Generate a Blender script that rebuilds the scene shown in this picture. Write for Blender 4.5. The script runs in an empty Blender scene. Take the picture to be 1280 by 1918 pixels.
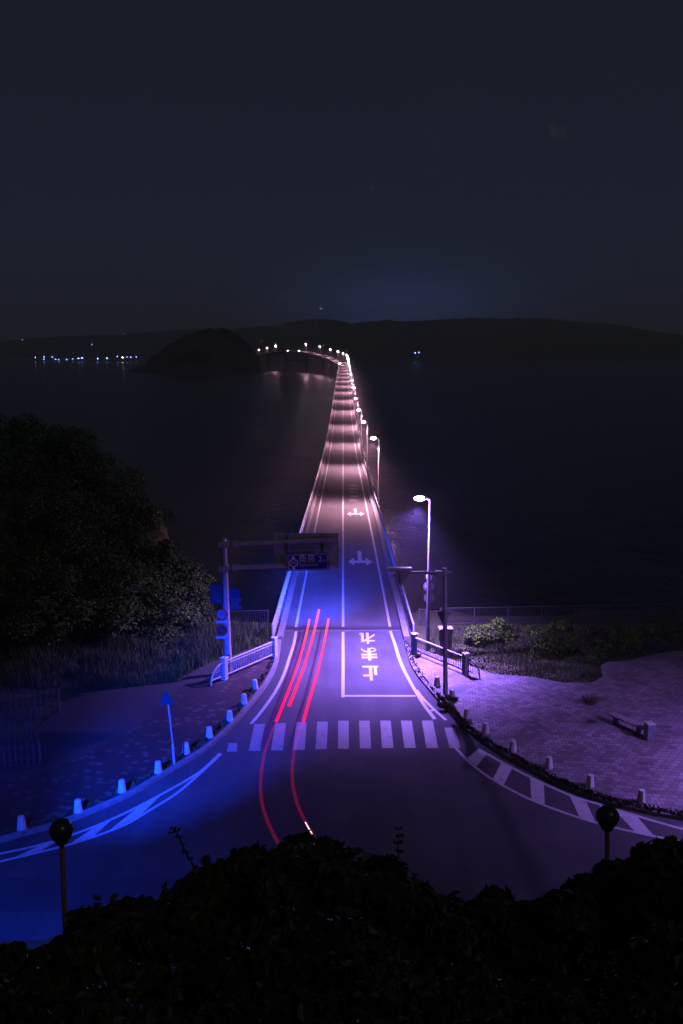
import bpy, bmesh, math, random
import numpy as np
from mathutils import Vector, Matrix, Euler
SC = bpy.context.scene
COL = SC.collection
R = math.radians
rnd = random.Random(7)

# ------------------------------------------------------------------ camera
FPX = 1600.0                                   # focal length in photo pixels (photo is 1280 x 1918)
TH = math.atan((959 - 650) / FPX)
CAMZ = 17.9
cam = bpy.data.cameras.new('camera')
cam.sensor_fit = 'VERTICAL'; cam.sensor_height = 36.0; cam.lens = FPX / 1918 * 36
cam.clip_start = 0.3; cam.clip_end = 20000
camo = bpy.data.objects.new('camera', cam); COL.objects.link(camo)
camo.location = (0, 0, CAMZ); camo.rotation_euler = (R(90) - TH, 0, math.atan(3 / FPX))
SC.camera = camo
SC.render.resolution_x = 683; SC.render.resolution_y = 1024

# ------------------------------------------------------------------ world: night sky with a faint blue glow over the hills
W = bpy.data.worlds.new('World'); SC.world = W; W.use_nodes = True
nt = W.node_tree; nt.nodes.clear()
out = nt.nodes.new('ShaderNodeOutputWorld'); bg = nt.nodes.new('ShaderNodeBackground')
tc = nt.nodes.new('ShaderNodeTexCoord'); sep = nt.nodes.new('ShaderNodeSeparateXYZ')
nt.links.new(tc.outputs['Generated'], sep.inputs[0])
def mth(op, a, b=None, tree=None):
    t = tree or nt
    n = t.nodes.new('ShaderNodeMath'); n.operation = op
    for i, v in enumerate((a, b)):
        if v is None: continue
        if isinstance(v, (int, float)): n.inputs[i].default_value = v
        else: t.links.new(v, n.inputs[i])
    return n.outputs[0]
rp = nt.nodes.new('ShaderNodeValToRGB')
nt.links.new(sep.outputs['Z'], rp.inputs[0])
e = rp.color_ramp.elements
e[0].position = 0.0; e[0].color = (0.0115, 0.0155, 0.029, 1)
e[1].position = 1.0; e[1].color = (0.0085, 0.0105, 0.0165, 1)
k_ = e.new(0.07); k_.color = (0.0115, 0.0160, 0.030, 1)
k_ = e.new(0.25); k_.color = (0.0098, 0.0128, 0.0230, 1)
k_ = e.new(0.42); k_.color = (0.0090, 0.0110, 0.0180, 1)
gx = mth('DIVIDE', mth('SUBTRACT', sep.outputs['X'], 0.072), 0.105)
gz = mth('DIVIDE', mth('SUBTRACT', sep.outputs['Z'], 0.018), 0.052)
g = mth('POWER', 2.718, mth('MULTIPLY', mth('ADD', mth('MULTIPLY', gx, gx), mth('MULTIPLY', gz, gz)), -1.0))
g = mth('MULTIPLY', g, mth('GREATER_THAN', sep.outputs['Y'], 0.0))
mx = nt.nodes.new('ShaderNodeMix'); mx.data_type = 'RGBA'; mx.blend_type = 'ADD'
nt.links.new(g, mx.inputs['Factor']); nt.links.new(rp.outputs[0], mx.inputs['A'])
mx.inputs['B'].default_value = (0.020, 0.045, 0.16, 1)
nt.links.new(mx.outputs['Result'], bg.inputs['Color']); bg.inputs['Strength'].default_value = 1.0
nt.links.new(bg.outputs[0], out.inputs[0])
# moonlight, very weak
sun = bpy.data.lights.new('moon', 'SUN'); sun.energy = 0.09; sun.angle = R(3); sun.color = (1.0, 0.95, 0.82)
so = bpy.data.objects.new('moon', sun); COL.objects.link(so); so.rotation_euler = (R(42), R(18), R(20))
SC.view_settings.view_transform = 'Standard'; SC.view_settings.look = 'None'
SC.view_settings.exposure = 0.0; SC.view_settings.gamma = 1.0
SC.cycles.use_denoising = True
SC.cycles.volume_bounces = 0; SC.cycles.max_bounces = 6; SC.cycles.diffuse_bounces = 2
SC.cycles.glossy_bounces = 3; SC.cycles.transparent_max_bounces = 8
SC.cycles.sample_clamp_indirect = 0.35
SC.cycles.volume_step_rate = 4.0
LAMP_K = 1.0

# ------------------------------------------------------------------ geometry helpers
_c, _s = math.cos(TH), math.sin(TH)
PROF = [(-60, 17.9), (0, 17.9), (38, 18.0), (56, 19.0), (64, 19.3), (74, 19.75), (81, 20.05), (101, 21.0), (120, 22.0), (150, 23.45),
        (175, 24.5), (200, 25.4), (235, 26.2), (270, 26.5), (310, 26.2), (345, 25.5), (400, 24.7), (458, 23.65), (514, 22.9),
        (571, 22.1), (627, 21.4), (684, 20.5), (740, 19.6), (797, 18.8), (853, 17.4), (909, 16.2), (965, 14.4), (1021, 12.2),
        (1076, 8.9), (1129, 6.0), (1180, 5.2), (1231, 8.0), (1284, 11.0), (1337, 13.6), (1390, 15.0), (1500, 16.0)]
_px = np.array([p[0] for p in PROF], float); _py = CAMZ - np.array([p[1] for p in PROF], float)
_sl = np.gradient(_py, _px)
_sl[:3] = 0
def zp(Y):
    """height of the road surface at distance Y (smooth hermite curve)"""
    i = int(np.clip(np.searchsorted(_px, Y) - 1, 0, len(_px) - 2))
    h = _px[i + 1] - _px[i]; t = min(max((Y - _px[i]) / h, 0), 1)
    return float((2*t**3 - 3*t*t + 1)*_py[i] + (t**3 - 2*t*t + t)*h*_sl[i] + (-2*t**3 + 3*t*t)*_py[i+1] + (t**3 - t*t)*h*_sl[i+1])
def A(px, py, Y):
    """the point at distance Y seen at photo pixel px, py"""
    v = (py - 959) / FPX; D = Y / (_c - v * _s)
    return Vector(((px - 643) * D / FPX, Y, CAMZ - D * (_s + v * _c)))
def G(px, py, h=0.0):
    """the point of the ground (or h above it) seen at photo pixel px, py"""
    lo, hi = 12.0, 400.0
    for _ in range(40):
        m = (lo + hi) / 2
        if A(px, py, m).z > zp(m) + h: lo = m
        else: hi = m
    return A(px, py, lo)
WATER = CAMZ - 31.0

ORG = {}
class MB:
    def __init__(self): self.v = []; self.f = []
    def add(self, vs, fs):
        n = len(self.v); self.v += [tuple(x) for x in vs]; self.f += [tuple(i + n for i in q) for q in fs]; return self
    def box(self, c, s, rz=0.0, rx=0.0, ry=0.0, bev=0.0):
        m = Euler((rx, ry, rz)).to_matrix(); c = Vector(c); hx, hy, hz = s[0]/2, s[1]/2, s[2]/2
        if bev <= 0:
            vs = [c + m @ Vector((x*hx, y*hy, z*hz)) for z in (-1, 1) for x, y in ((-1,-1),(1,-1),(1,1),(-1,1))]
            return self.add(vs, [(3,2,1,0),(4,5,6,7),(0,1,5,4),(1,2,6,5),(2,3,7,6),(3,0,4,7)])
        b = min(bev, hx*.9, hy*.9, hz*.9); vs = []
        for z, k in ((-hz, b), (-hz + b, 0), (hz - b, 0), (hz, b)):
            for x, y in ((-1,-1),(1,-1),(1,1),(-1,1)):
                vs.append(c + m @ Vector((x*(hx-k), y*(hy-k), z)))
        fs = [(3,2,1,0),(12,13,14,15)]
        for L in range(3):
            for i in range(4):
                j = (i+1) % 4; fs.append((L*4+i, L*4+j, L*4+4+j, L*4+4+i))
        return self.add(vs, fs)
    def tube(self, pts, r, seg=10, cap=True, flat=1.0):
        pts = [Vector(p) for p in pts]; n = len(pts)
        rs = r if isinstance(r, (list, tuple)) else [r]*n
        vs = []; fs = []; ref = None
        for i, p in enumerate(pts):
            t = (pts[min(i+1, n-1)] - pts[max(i-1, 0)]).normalized()
            u = t.cross(Vector((0,0,1)))
            if u.length < .05: u = Vector((1,0,0)) if ref is None else ref - t*ref.dot(t)
            u.normalize(); ref = u; w = u.cross(t)
            for k in range(seg):
                a = 2*math.pi*k/seg
                vs.append(p + (u*math.cos(a) + w*math.sin(a)*flat)*rs[i])
        for i in range(n-1):
            for k in range(seg):
                k2 = (k+1) % seg; fs.append((i*seg+k, i*seg+k2, (i+1)*seg+k2, (i+1)*seg+k))
        if cap: fs += [tuple(range(seg-1, -1, -1)), tuple(range((n-1)*seg, n*seg))]
        return self.add(vs, fs)
    def poly(self, pts, ext):
        """flat polygon pushed along ext"""
        pts = [Vector(p) for p in pts]; n = len(pts); ext = Vector(ext)
        fs = [tuple(range(n-1, -1, -1)), tuple(range(n, 2*n))] + [(i, (i+1) % n, n+(i+1) % n, n+i) for i in range(n)]
        return self.add(pts + [p + ext for p in pts], fs)
    def disc(self, c, r, nrm, t=.02, seg=24):
        nrm = Vector(nrm).normalized(); u = nrm.cross(Vector((0,0,1))).normalized(); w = u.cross(nrm); c = Vector(c)
        return self.poly([c + (u*math.cos(2*math.pi*k/seg) + w*math.sin(2*math.pi*k/seg))*r for k in range(seg)], nrm*t)
    def lathe(self, c, prof, seg=20, sq=1.0):
        c = Vector(c); n = len(prof); vs = []; fs = []
        for r, z in prof:
            for k in range(seg):
                a = 2*math.pi*k/seg; vs.append(c + Vector((r*math.cos(a), r*math.sin(a)*sq, z)))
        for i in range(n-1):
            for k in range(seg):
                k2 = (k+1) % seg; fs.append((i*seg+k, i*seg+k2, (i+1)*seg+k2, (i+1)*seg+k))
        fs += [tuple(range(seg-1, -1, -1)), tuple(range((n-1)*seg, n*seg))]
        return self.add(vs, fs)
    def build(self, name, mat, parent=None, smooth=False):
        o_ = Vector(ORG.get(parent.name, (0,0,0))) if parent else Vector((0,0,0))
        me = bpy.data.meshes.new(name)
        me.from_pydata([(x-o_.x, y-o_.y, z-o_.z) for x, y, z in self.v], [], self.f)
        me.materials.append(mat)
        if smooth:
            me.polygons.foreach_set('use_smooth', [True]*len(me.polygons))
            if hasattr(me, 'set_sharp_from_angle'): me.set_sharp_from_angle(angle=R(35))
        o = bpy.data.objects.new(name, me); COL.objects.link(o)
        if parent: o.parent = parent
        ORG[o.name] = tuple(o_)
        return o
def tag(o, label=None, cat=None, group=None, kind=None):
    for k, v in (('label', label), ('category', cat), ('group', group), ('kind', kind)):
        if v: o[k] = v
    return o
def thing(name, label, cat, loc, group=None):
    o = bpy.data.objects.new(name, None); COL.objects.link(o); o.location = loc; o.empty_display_size = .3
    ORG[o.name] = tuple(loc)
    return tag(o, label, cat, group)
def copy_tree(o, parent=None):
    c = o.copy(); COL.objects.link(c); c.parent = parent
    ORG[c.name] = ORG.get(o.name, (0,0,0))
    for ch in list(o.children): copy_tree(ch, c)
    return c
def quads(name, mat, V, parent=None, per=4):
    """V: (n*per,3) array, one face each `per` vertices"""
    o_ = np.array(ORG.get(parent.name, (0,0,0))) if parent else np.zeros(3)
    V = V - o_; nv = len(V); nf = nv // per
    me = bpy.data.meshes.new(name)
    me.vertices.add(nv); me.vertices.foreach_set('co', V.astype(np.float32).ravel())
    me.loops.add(nv); me.loops.foreach_set('vertex_index', np.arange(nv, dtype=np.int32))
    me.polygons.add(nf); me.polygons.foreach_set('loop_start', np.arange(0, nv, per, dtype=np.int32))
    me.polygons.foreach_set('loop_total', np.full(nf, per, dtype=np.int32))
    me.materials.append(mat); me.update(calc_edges=True)
    o = bpy.data.objects.new(name, me); COL.objects.link(o)
    if parent: o.parent = parent
    ORG[o.name] = tuple(o_)
    return o

# ------------------------------------------------------------------ materials
def mat(name, col, rough=.75, metal=0.0, col2=None, scale=3.0, bump=0.0, bscale=40.0, emit=None, es=0.0, spec=.5, lo=.35, hi=.65, detail=6, trans=0):
    m = bpy.data.materials.new(name); m.use_nodes = True; t = m.node_tree
    p = t.nodes['Principled BSDF']; p.inputs['Roughness'].default_value = rough; p.inputs['Metallic'].default_value = metal
    p.inputs['Specular IOR Level'].default_value = spec
    p.inputs['Base Color'].default_value = (*col, 1)
    geo = t.nodes.new('ShaderNodeNewGeometry')
    if col2:
        n = t.nodes.new('ShaderNodeTexNoise'); n.inputs['Scale'].default_value = scale; n.inputs['Detail'].default_value = detail
        t.links.new(geo.outputs['Position'], n.inputs['Vector'])
        r_ = t.nodes.new('ShaderNodeValToRGB'); t.links.new(n.outputs['Fac'], r_.inputs[0])
        r_.color_ramp.elements[0].position = lo; r_.color_ramp.elements[0].color = (*col, 1)
        r_.color_ramp.elements[1].position = hi; r_.color_ramp.elements[1].color = (*col2, 1)
        t.links.new(r_.outputs[0], p.inputs['Base Color'])
    if bump:
        n = t.nodes.new('ShaderNodeTexNoise'); n.inputs['Scale'].default_value = bscale; n.inputs['Detail'].default_value = 4
        t.links.new(geo.outputs['Position'], n.inputs['Vector'])
        b = t.nodes.new('ShaderNodeBump'); b.inputs['Strength'].default_value = bump; b.inputs['Distance'].default_value = .02
        t.links.new(n.outputs['Fac'], b.inputs['Height']); t.links.new(b.outputs[0], p.inputs['Normal'])
    if emit:
        p.inputs['Emission Color'].default_value = (*emit, 1); p.inputs['Emission Strength'].default_value = es
        m.cycles.emission_sampling = 'NONE'
    return m
def asphalt(name, c1, c2):
    m = mat(name, c1, rough=.82, bump=.35, bscale=55, spec=.35); t = m.node_tree; p = t.nodes['Principled BSDF']
    geo = t.nodes.new('ShaderNodeNewGeometry')
    def noise(sc, det, vec=None, dist=0):
        n = t.nodes.new('ShaderNodeTexNoise'); n.inputs['Scale'].default_value = sc; n.inputs['Detail'].default_value = det
        n.inputs['Distortion'].default_value = dist
        t.links.new(vec or geo.outputs['Position'], n.inputs['Vector']); return n.outputs['Fac']
    mp = t.nodes.new('ShaderNodeMapping'); mp.inputs['Scale'].default_value = (1.1, .06, 1); t.links.new(geo.outputs['Position'], mp.inputs[0])
    big = noise(.35, 5); tracks = noise(1.0, 3, mp.outputs[0]); fine = noise(28, 2)
    s_ = mth('ADD', mth('MULTIPLY', big, .45, t), mth('ADD', mth('MULTIPLY', tracks, .3, t), mth('MULTIPLY', fine, .35, t), t), t)
    r_ = t.nodes.new('ShaderNodeValToRGB'); t.links.new(s_, r_.inputs[0])
    r_.color_ramp.elements[0].position = .38; r_.color_ramp.elements[0].color = (*c1, 1)
    r_.color_ramp.elements[1].position = .72; r_.color_ramp.elements[1].color = (*c2, 1)
    # hairline cracks
    v = t.nodes.new('ShaderNodeTexVoronoi'); v.feature = 'DISTANCE_TO_EDGE'; v.inputs['Scale'].default_value = .16
    wv = t.nodes.new('ShaderNodeVectorMath'); wv.operation = 'ADD'
    nz = t.nodes.new('ShaderNodeTexNoise'); nz.inputs['Scale'].default_value = 1.3; nz.inputs['Detail'].default_value = 5
    t.links.new(geo.outputs['Position'], nz.inputs['Vector']); t.links.new(geo.outputs['Position'], wv.inputs[0]); t.links.new(nz.outputs['Color'], wv.inputs[1])
    t.links.new(wv.outputs[0], v.inputs['Vector'])
    cr = mth('LESS_THAN', v.outputs['Distance'], .0016, t)
    mixn = t.nodes.new('ShaderNodeMix'); mixn.data_type = 'RGBA'; t.links.new(mth('MULTIPLY', cr, .45, t), mixn.inputs['Factor'])
    t.links.new(r_.outputs[0], mixn.inputs['A']); mixn.inputs['B'].default_value = (c1[0]*.4, c1[1]*.4, c1[2]*.4, 1)
    t.links.new(mixn.outputs['Result'], p.inputs['Base Color'])
    return m
def paver(name, dark, light, mortar, bw, bh, thr0, thr1, rot=0.0, rough=.8):
    m = mat(name, dark, rough=rough); t = m.node_tree; p = t.nodes['Principled BSDF']
    geo = t.nodes.new('ShaderNodeNewGeometry'); mp = t.nodes.new('ShaderNodeMapping'); mp.inputs['Rotation'].default_value = (0, 0, rot)
    t.links.new(geo.outputs['Position'], mp.inputs[0])
    b = t.nodes.new('ShaderNodeTexBrick'); b.inputs['Scale'].default_value = 1; b.inputs['Brick Width'].default_value = bw
    b.inputs['Row Height'].default_value = bh; b.inputs['Mortar Size'].default_value = bh*.07; b.inputs['Mortar Smooth'].default_value = .3
    b.inputs['Color1'].default_value = (0,0,0,1); b.inputs['Color2'].default_value = (1,1,1,1); b.inputs['Mortar'].default_value = (0,0,0,1)
    t.links.new(mp.outputs[0], b.inputs['Vector'])
    r_ = t.nodes.new('ShaderNodeValToRGB'); t.links.new(b.outputs['Color'], r_.inputs[0])
    r_.color_ramp.elements[0].position = thr0; r_.color_ramp.elements[0].color = (*dark, 1)
    r_.color_ramp.elements[1].position = thr1; r_.color_ramp.elements[1].color = (*light, 1)
    n = t.nodes.new('ShaderNodeTexNoise'); n.inputs['Scale'].default_value = .5; n.inputs['Detail'].default_value = 7
    t.links.new(geo.outputs['Position'], n.inputs['Vector'])
    mr = t.nodes.new('ShaderNodeMapRange'); mr.inputs['From Min'].default_value = .3; mr.inputs['From Max'].default_value = .7
    mr.inputs['To Min'].default_value = .55; mr.inputs['To Max'].default_value = 1.15; t.links.new(n.outputs['Fac'], mr.inputs[0])
    mu = t.nodes.new('ShaderNodeMix'); mu.data_type = 'RGBA'; mu.blend_type = 'MULTIPLY'; mu.inputs['Factor'].default_value = 1
    t.links.new(r_.outputs[0], mu.inputs['A']); t.links.new(mr.outputs[0], mu.inputs['B'])
    mo = t.nodes.new('ShaderNodeMix'); mo.data_type = 'RGBA'; t.links.new(b.outputs['Fac'], mo.inputs['Factor'])
    t.links.new(mu.outputs['Result'], mo.inputs['A']); mo.inputs['B'].default_value = (*mortar, 1)
    t.links.new(mo.outputs['Result'], p.inputs['Base Color'])
    bu = t.nodes.new('ShaderNodeBump'); bu.inputs['Strength'].default_value = .5; bu.inputs['Distance'].default_value = .012; bu.invert = True
    t.links.new(b.outputs['Fac'], bu.inputs['Height']); t.links.new(bu.outputs[0], p.inputs['Normal'])
    return m
def paint(name, col):
    """worn road paint: thin patches where the asphalt shows through"""
    m = mat(name, col, rough=.6, bump=.25, bscale=50); t = m.node_tree; p = t.nodes['Principled BSDF']
    geo = t.nodes.new('ShaderNodeNewGeometry'); n = t.nodes.new('ShaderNodeTexNoise'); n.inputs['Scale'].default_value = 2.2; n.inputs['Detail'].default_value = 9
    n.inputs['Roughness'].default_value = .72
    t.links.new(geo.outputs['Position'], n.inputs['Vector'])
    r_ = t.nodes.new('ShaderNodeValToRGB'); t.links.new(n.outputs['Fac'], r_.inputs[0]); el = r_.color_ramp.elements
    el[0].position = .30; el[0].color = (col[0]*.55, col[1]*.55, col[2]*.55, 1); el[1].position = .46; el[1].color = (*col, 1)
    t.links.new(r_.outputs[0], p.inputs['Base Color'])
    return m
def glow(name, col, s, samp='NONE'):
    m = bpy.data.materials.new(name); m.use_nodes = True; t = m.node_tree; t.nodes.clear()
    o = t.nodes.new('ShaderNodeOutputMaterial'); em = t.nodes.new('ShaderNodeEmission')
    em.inputs[0].default_value = (*col, 1); em.inputs[1].default_value = s
    t.links.new(em.outputs[0], o.inputs[0]); m.cycles.emission_sampling = samp
    return m
def glow_add(name, col, s):
    """light that adds to what is behind it"""
    m = glow(name, col, s); t = m.node_tree
    tr = t.nodes.new('ShaderNodeBsdfTransparent'); ad = t.nodes.new('ShaderNodeAddShader'); o = t.nodes['Material Output']; em = t.nodes['Emission']
    t.links.new(em.outputs[0], ad.inputs[0]); t.links.new(tr.outputs[0], ad.inputs[1]); t.links.new(ad.outputs[0], o.inputs[0])
    return m
def leafmat(name, c1, c2, rough=.6):
    m = mat(name, c1, rough=rough, col2=c2, scale=1.6, lo=.4, hi=.62, spec=.3)
    return m

M = {
 'asphalt': asphalt('asphalt', (.022,.022,.024), (.064,.063,.066)),
 'asphalt_bridge': asphalt('bridge asphalt', (.028,.028,.030), (.068,.066,.068)),
 'asphalt_band': asphalt('asphalt patch', (.022,.022,.024), (.040,.040,.042)),
 'asphalt_path': asphalt('path asphalt', (.028,.024,.020), (.045,.038,.032)),
 'paint': paint('road paint', (.36,.36,.37)),
 'paint_worn': paint('worn crossing paint', (.20,.20,.21)),
 'kerb': mat('kerb concrete', (.18,.175,.17), col2=(.11,.105,.10), scale=4, bump=.3),
 'concrete': mat('weathered concrete', (.17,.165,.16), col2=(.11,.105,.10), scale=2.5, bump=.3),
 'bollard': mat('pale granite', (.5,.49,.47), col2=(.4,.39,.37), scale=14, bump=.2),
 'steel': mat('galvanised steel', (.38,.36,.37), rough=.5, metal=.2, col2=(.28,.27,.28), scale=6),
 'white_metal': mat('off white painted metal', (.42,.42,.41), rough=.4, col2=(.33,.33,.32), scale=5),
 'signback': mat('grey aluminium sign back', (.46,.44,.45), rough=.5, metal=.3, col2=(.34,.33,.34), scale=4),
 'signblue': mat('blue sign sheeting', (.003,.008,.05), rough=.4),
 'signwhite': mat('white sign sheeting', (.22,.22,.22), rough=.4),
 'signred': mat('red sign sheeting', (.35,.02,.02), rough=.4),
 'signdark': mat('dark sign sheeting', (.008,.009,.012), rough=.6),
 'dark': mat('dark rubber', (.02,.02,.02), rough=.7),
 'iron': mat('dark painted iron', (.035,.035,.035), rough=.5),
 'wood': mat('weathered timber', (.09,.065,.06), col2=(.05,.035,.03), scale=7, bump=.4, bscale=20),
 'soil': mat('bank soil', (.03,.027,.02), col2=(.015,.014,.01), scale=1.2, bump=.6, bscale=5),
 'grassland': mat('grassy ground', (.05,.055,.010), col2=(.03,.035,.008), scale=.8, bump=.6, bscale=8),
 'hill': mat('wooded hill', (.03,.035,.02), col2=(.015,.018,.012), scale=.02, rough=.95),
 'leaf_tree': leafmat('tree leaves', (.060,.11,.008), (.028,.05,.005)),
 'leaf_shrub': leafmat('shrub leaves', (.085,.15,.008), (.030,.055,.005)),
 'leaf_near': leafmat('broad leaves', (.050,.044,.024), (.010,.011,.008), .5),
 'leaf_weed': leafmat('kerb weeds', (.09,.085,.035), (.05,.045,.02)),
 'blade': mat('grass blades', (.045,.075,.007), col2=(.022,.038,.005), scale=1.5),
 'bark': mat('bark', (.08,.06,.045), col2=(.04,.03,.025), scale=6, bump=.5),
 'globe': mat('smoked lamp globe', (.035,.03,.035), rough=.3),
 'polebrown': mat('brown painted pole', (.26,.17,.12), rough=.5),
 'car': mat('car paint', (.3,.3,.32), rough=.3, metal=.3),
 'glass': mat('dark glass', (.01,.01,.012), rough=.1),
 'bench': mat('bench timber', (.26,.24,.24), col2=(.17,.15,.15), scale=8),
 'lampwhite': glow('white lamp light', (1.0, .80, .90), 200),
 'lampviolet': glow('violet white lamp light', (.93, .80, 1.0), 60),
}
pavL = paver('dark pavers with pale blocks', (.032,.014,.013), (.10,.055,.05), (.014,.008,.007), .30, .24, .84, .92, rot=.25)
pavR = paver('block pavers', (.12,.10,.11), (.23,.20,.215), (.07,.06,.065), .34, .28, .0, .85, rot=.12)

# ------------------------------------------------------------------ light sources (each belongs to a lamp built below, some of them added)
def spot(name, loc, aim, power, col, cone=130, blend=.5, size=.25, parent=None):
    l = bpy.data.lights.new(name, 'SPOT'); l.energy = power; l.color = col; l.spot_size = R(cone); l.spot_blend = blend; l.shadow_soft_size = size
    o = bpy.data.objects.new(name, l); COL.objects.link(o)
    d = Vector(aim) - Vector(loc); o.rotation_euler = d.to_track_quat('-Z', 'Y').to_euler()
    o.location = Vector(loc) - Vector(ORG[parent.name]) if parent else loc
    if parent: o.parent = parent
    ORG[o.name] = ORG.get(parent.name, (0,0,0)) if parent else (0,0,0)
    return o

# ------------------------------------------------------------------ curves traced on the ground
def curve(pts, h=0.0): return [G(x, y, h) for x, y in pts]
KL_px = [(531,1186),(527.6,1200.6),(520.8,1245),(502,1283),(471,1324),(440,1360),(404,1394),(372,1417),(300,1460),(244,1493),(156,1532),(98,1553),(39,1569),(0,1580.6),(-90,1600)]
KR_px = [(757,1205),(763,1227.5),(770,1248.6),(786.7,1274),(810,1302),(826.6,1321),(850,1346),(884.7,1378),(943,1417),(994.7,1444.5),(1046,1472),(1115,1498),(1183.8,1518),(1280,1537),(1380,1556)]
KL = curve(KL_px); KR = curve(KR_px)
def xat(curve_, Y, far):
    ys = [p.y for p in curve_]
    if Y >= ys[0]: return curve_[0].x
    for a, b in zip(curve_, curve_[1:]):
        if b.y <= Y <= a.y: return a.x + (b.x - a.x) * (a.y - Y) / max(a.y - b.y, 1e-6)
    return far
KWL, KWR = .20, .18
Yj = G(640, 1177).y                                   # the bridge joint
YL_end, YR_end = KL[-1].y, KR[-1].y

def strip_sheet(name, ymin, ymax, fl, fr, zoff, m, step=.5, nx=6):
    n = max(2, int((ymax - ymin) / step)); b = MB(); rows = []
    for i in range(n + 1):
        Y = ymin + (ymax - ymin) * i / n; l, r_ = fl(Y), fr(Y)
        rows.append([(l + (r_ - l) * k / nx, Y, zp(Y) + zoff) for k in range(nx + 1)])
    vs = [p for row in rows for p in row]; w = nx + 1
    fs = [(i*w+k, i*w+k+1, (i+1)*w+k+1, (i+1)*w+k) for i in range(n) for k in range(nx)]
    b.add(vs, fs); return b.build(name, m)
def drape(name, pts2, zoff, m, parent=None, thick=0.0, step=1.0):
    """a polygon laid on the ground profile"""
    bm = bmesh.new(); vs = [bm.verts.new((x, y, 0)) for x, y in pts2]; bm.faces.new(vs)
    y0, y1 = min(p[1] for p in pts2), max(p[1] for p in pts2)
    k = math.ceil(y0 / step) * step
    while k < y1:
        bmesh.ops.bisect_plane(bm, geom=bm.verts[:] + bm.edges[:] + bm.faces[:], plane_co=(0, k, 0), plane_no=(0, 1, 0)); k += step
    bmesh.ops.triangulate(bm, faces=bm.faces[:])
    for v in bm.verts: v.co.z = zp(v.co.y) + zoff
    bm.normal_update()
    for f in bm.faces:
        if f.normal.z < 0: f.normal_flip()
    me = bpy.data.meshes.new(name); bm.to_mesh(me); bm.free(); me.materials.append(m)
    o = bpy.data.objects.new(name, me); COL.objects.link(o)
    if parent: o.parent = parent
    return o
def ribbon(name, pts, w, zoff, m, b=None):
    """painted line of width w along a ground curve"""
    dense = []
    for a, c in zip(pts, pts[1:]):
        n = max(1, int((c - a).length / .6))
        dense += [a.lerp(c, i / n) for i in range(n)]
    dense.append(pts[-1]); own = b is None; b = b or MB(); vs = []
    for i, p in enumerate(dense):
        t = dense[min(i+1, len(dense)-1)] - dense[max(i-1, 0)]; nn = Vector((-t.y, t.x, 0)).normalized() * w / 2
        for q in (p + nn, p - nn): vs.append((q.x, q.y, zp(q.y) + zoff))
    fs = [(2*i, 2*i+1, 2*i+3, 2*i+2) for i in range(len(dense)-1)]; b.add(vs, fs)
    return b.build(name, m) if own else b
def smooth_curve(P, n=6):
    """Catmull-Rom through points"""
    out_ = []
    for i in range(len(P)-1):
        p0, p1, p2, p3 = P[max(i-1,0)], P[i], P[i+1], P[min(i+2, len(P)-1)]
        for k in range(n):
            t = k / n
            out_.append(.5*((2*p1) + (p2-p0)*t + (2*p0-5*p1+4*p2-p3)*t*t + (3*p1-p0-3*p2+p3)*t**3))
    out_.append(P[-1]); return out_
KLs, KRs = smooth_curve(KL), smooth_curve(KR)

# ------------------------------------------------------------------ terrain, road, pavements
def land_z(x, y):
    z = zp(y) - .03
    # bank under the camera
    if y < 24:
        z = max(z, float(np.interp(y + .3*math.sin(x), [-40, 0, 4, 6, 8, 10, 13, 23], [15.5, 14.0, 12.4, 11.0, 9.2, 7.2, 5.2, -.05])))
    # wooded slope on the left
    s = min(max((-13 - x) / 12, 0), 1) * min(max((y - 50) / 14, 0), 1)
    z += 5.0 * s * s * (3 - 2*s)
    # land's end
    edge = 59 + (34 if x < -12 else 0) * min(max((-12 - x) / 8, 0), 1) + 1.2*math.sin(x*.35) + (2 if x > 5 else 0)
    d = max(0, y - edge)
    z -= min(d * 1.1, 30)
    return max(z, WATER - 3)
b = MB(); xs = [-130 + 2.0*i for i in range(131)]; ys = [-40, -30, -20, -12, -6] + [-3 + 1.0*i for i in range(28)] + [25 + 1.5*i for i in range(62)]
vs = [(x, y, land_z(x, y)) for y in ys for x in xs]; w = len(xs)
b.add(vs, [(j*w+i, j*w+i+1, (j+1)*w+i+1, (j+1)*w+i) for j in range(len(ys)-1) for i in range(w-1)])
tag(b.build('ground', M['grassland'], smooth=True), kind='structure')
strip = lambda *a, **k: tag(strip_sheet(*a, **k), kind='structure')
strip('road', 21.5, Yj, lambda Y: xat(KLs, Y, -60) , lambda Y: xat(KRs, Y, 60), .0, M['asphalt'], nx=8)
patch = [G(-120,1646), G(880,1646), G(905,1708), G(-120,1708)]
tag(drape('road_band', [(p.x, p.y) for p in patch], .004, M['asphalt_band']), kind='structure')  # band of darker asphalt across the near road
PH = .12
# right pavement: pavers up to the planted edge
gr_px = [(775,1214),(896,1256),(926,1266),(995,1271),(1053,1282),(1108,1282),(1129,1271),(1125,1250),(1136,1243),(1184,1240),(1218,1229),(1290,1218),(1500,1216)]
gpts = curve(gr_px)
inner = [p + Vector((KWR, .06, 0)) for p in KRs if p.y < gpts[0].y]
poly = [(p.x, p.y) for p in gpts] + [(60, gpts[-1].y), (60, inner[-1].y-.6)] + [(p.x, p.y) for p in reversed(inner)]
tag(drape('right_pavement', poly, PH, pavR), kind='structure')
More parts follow.
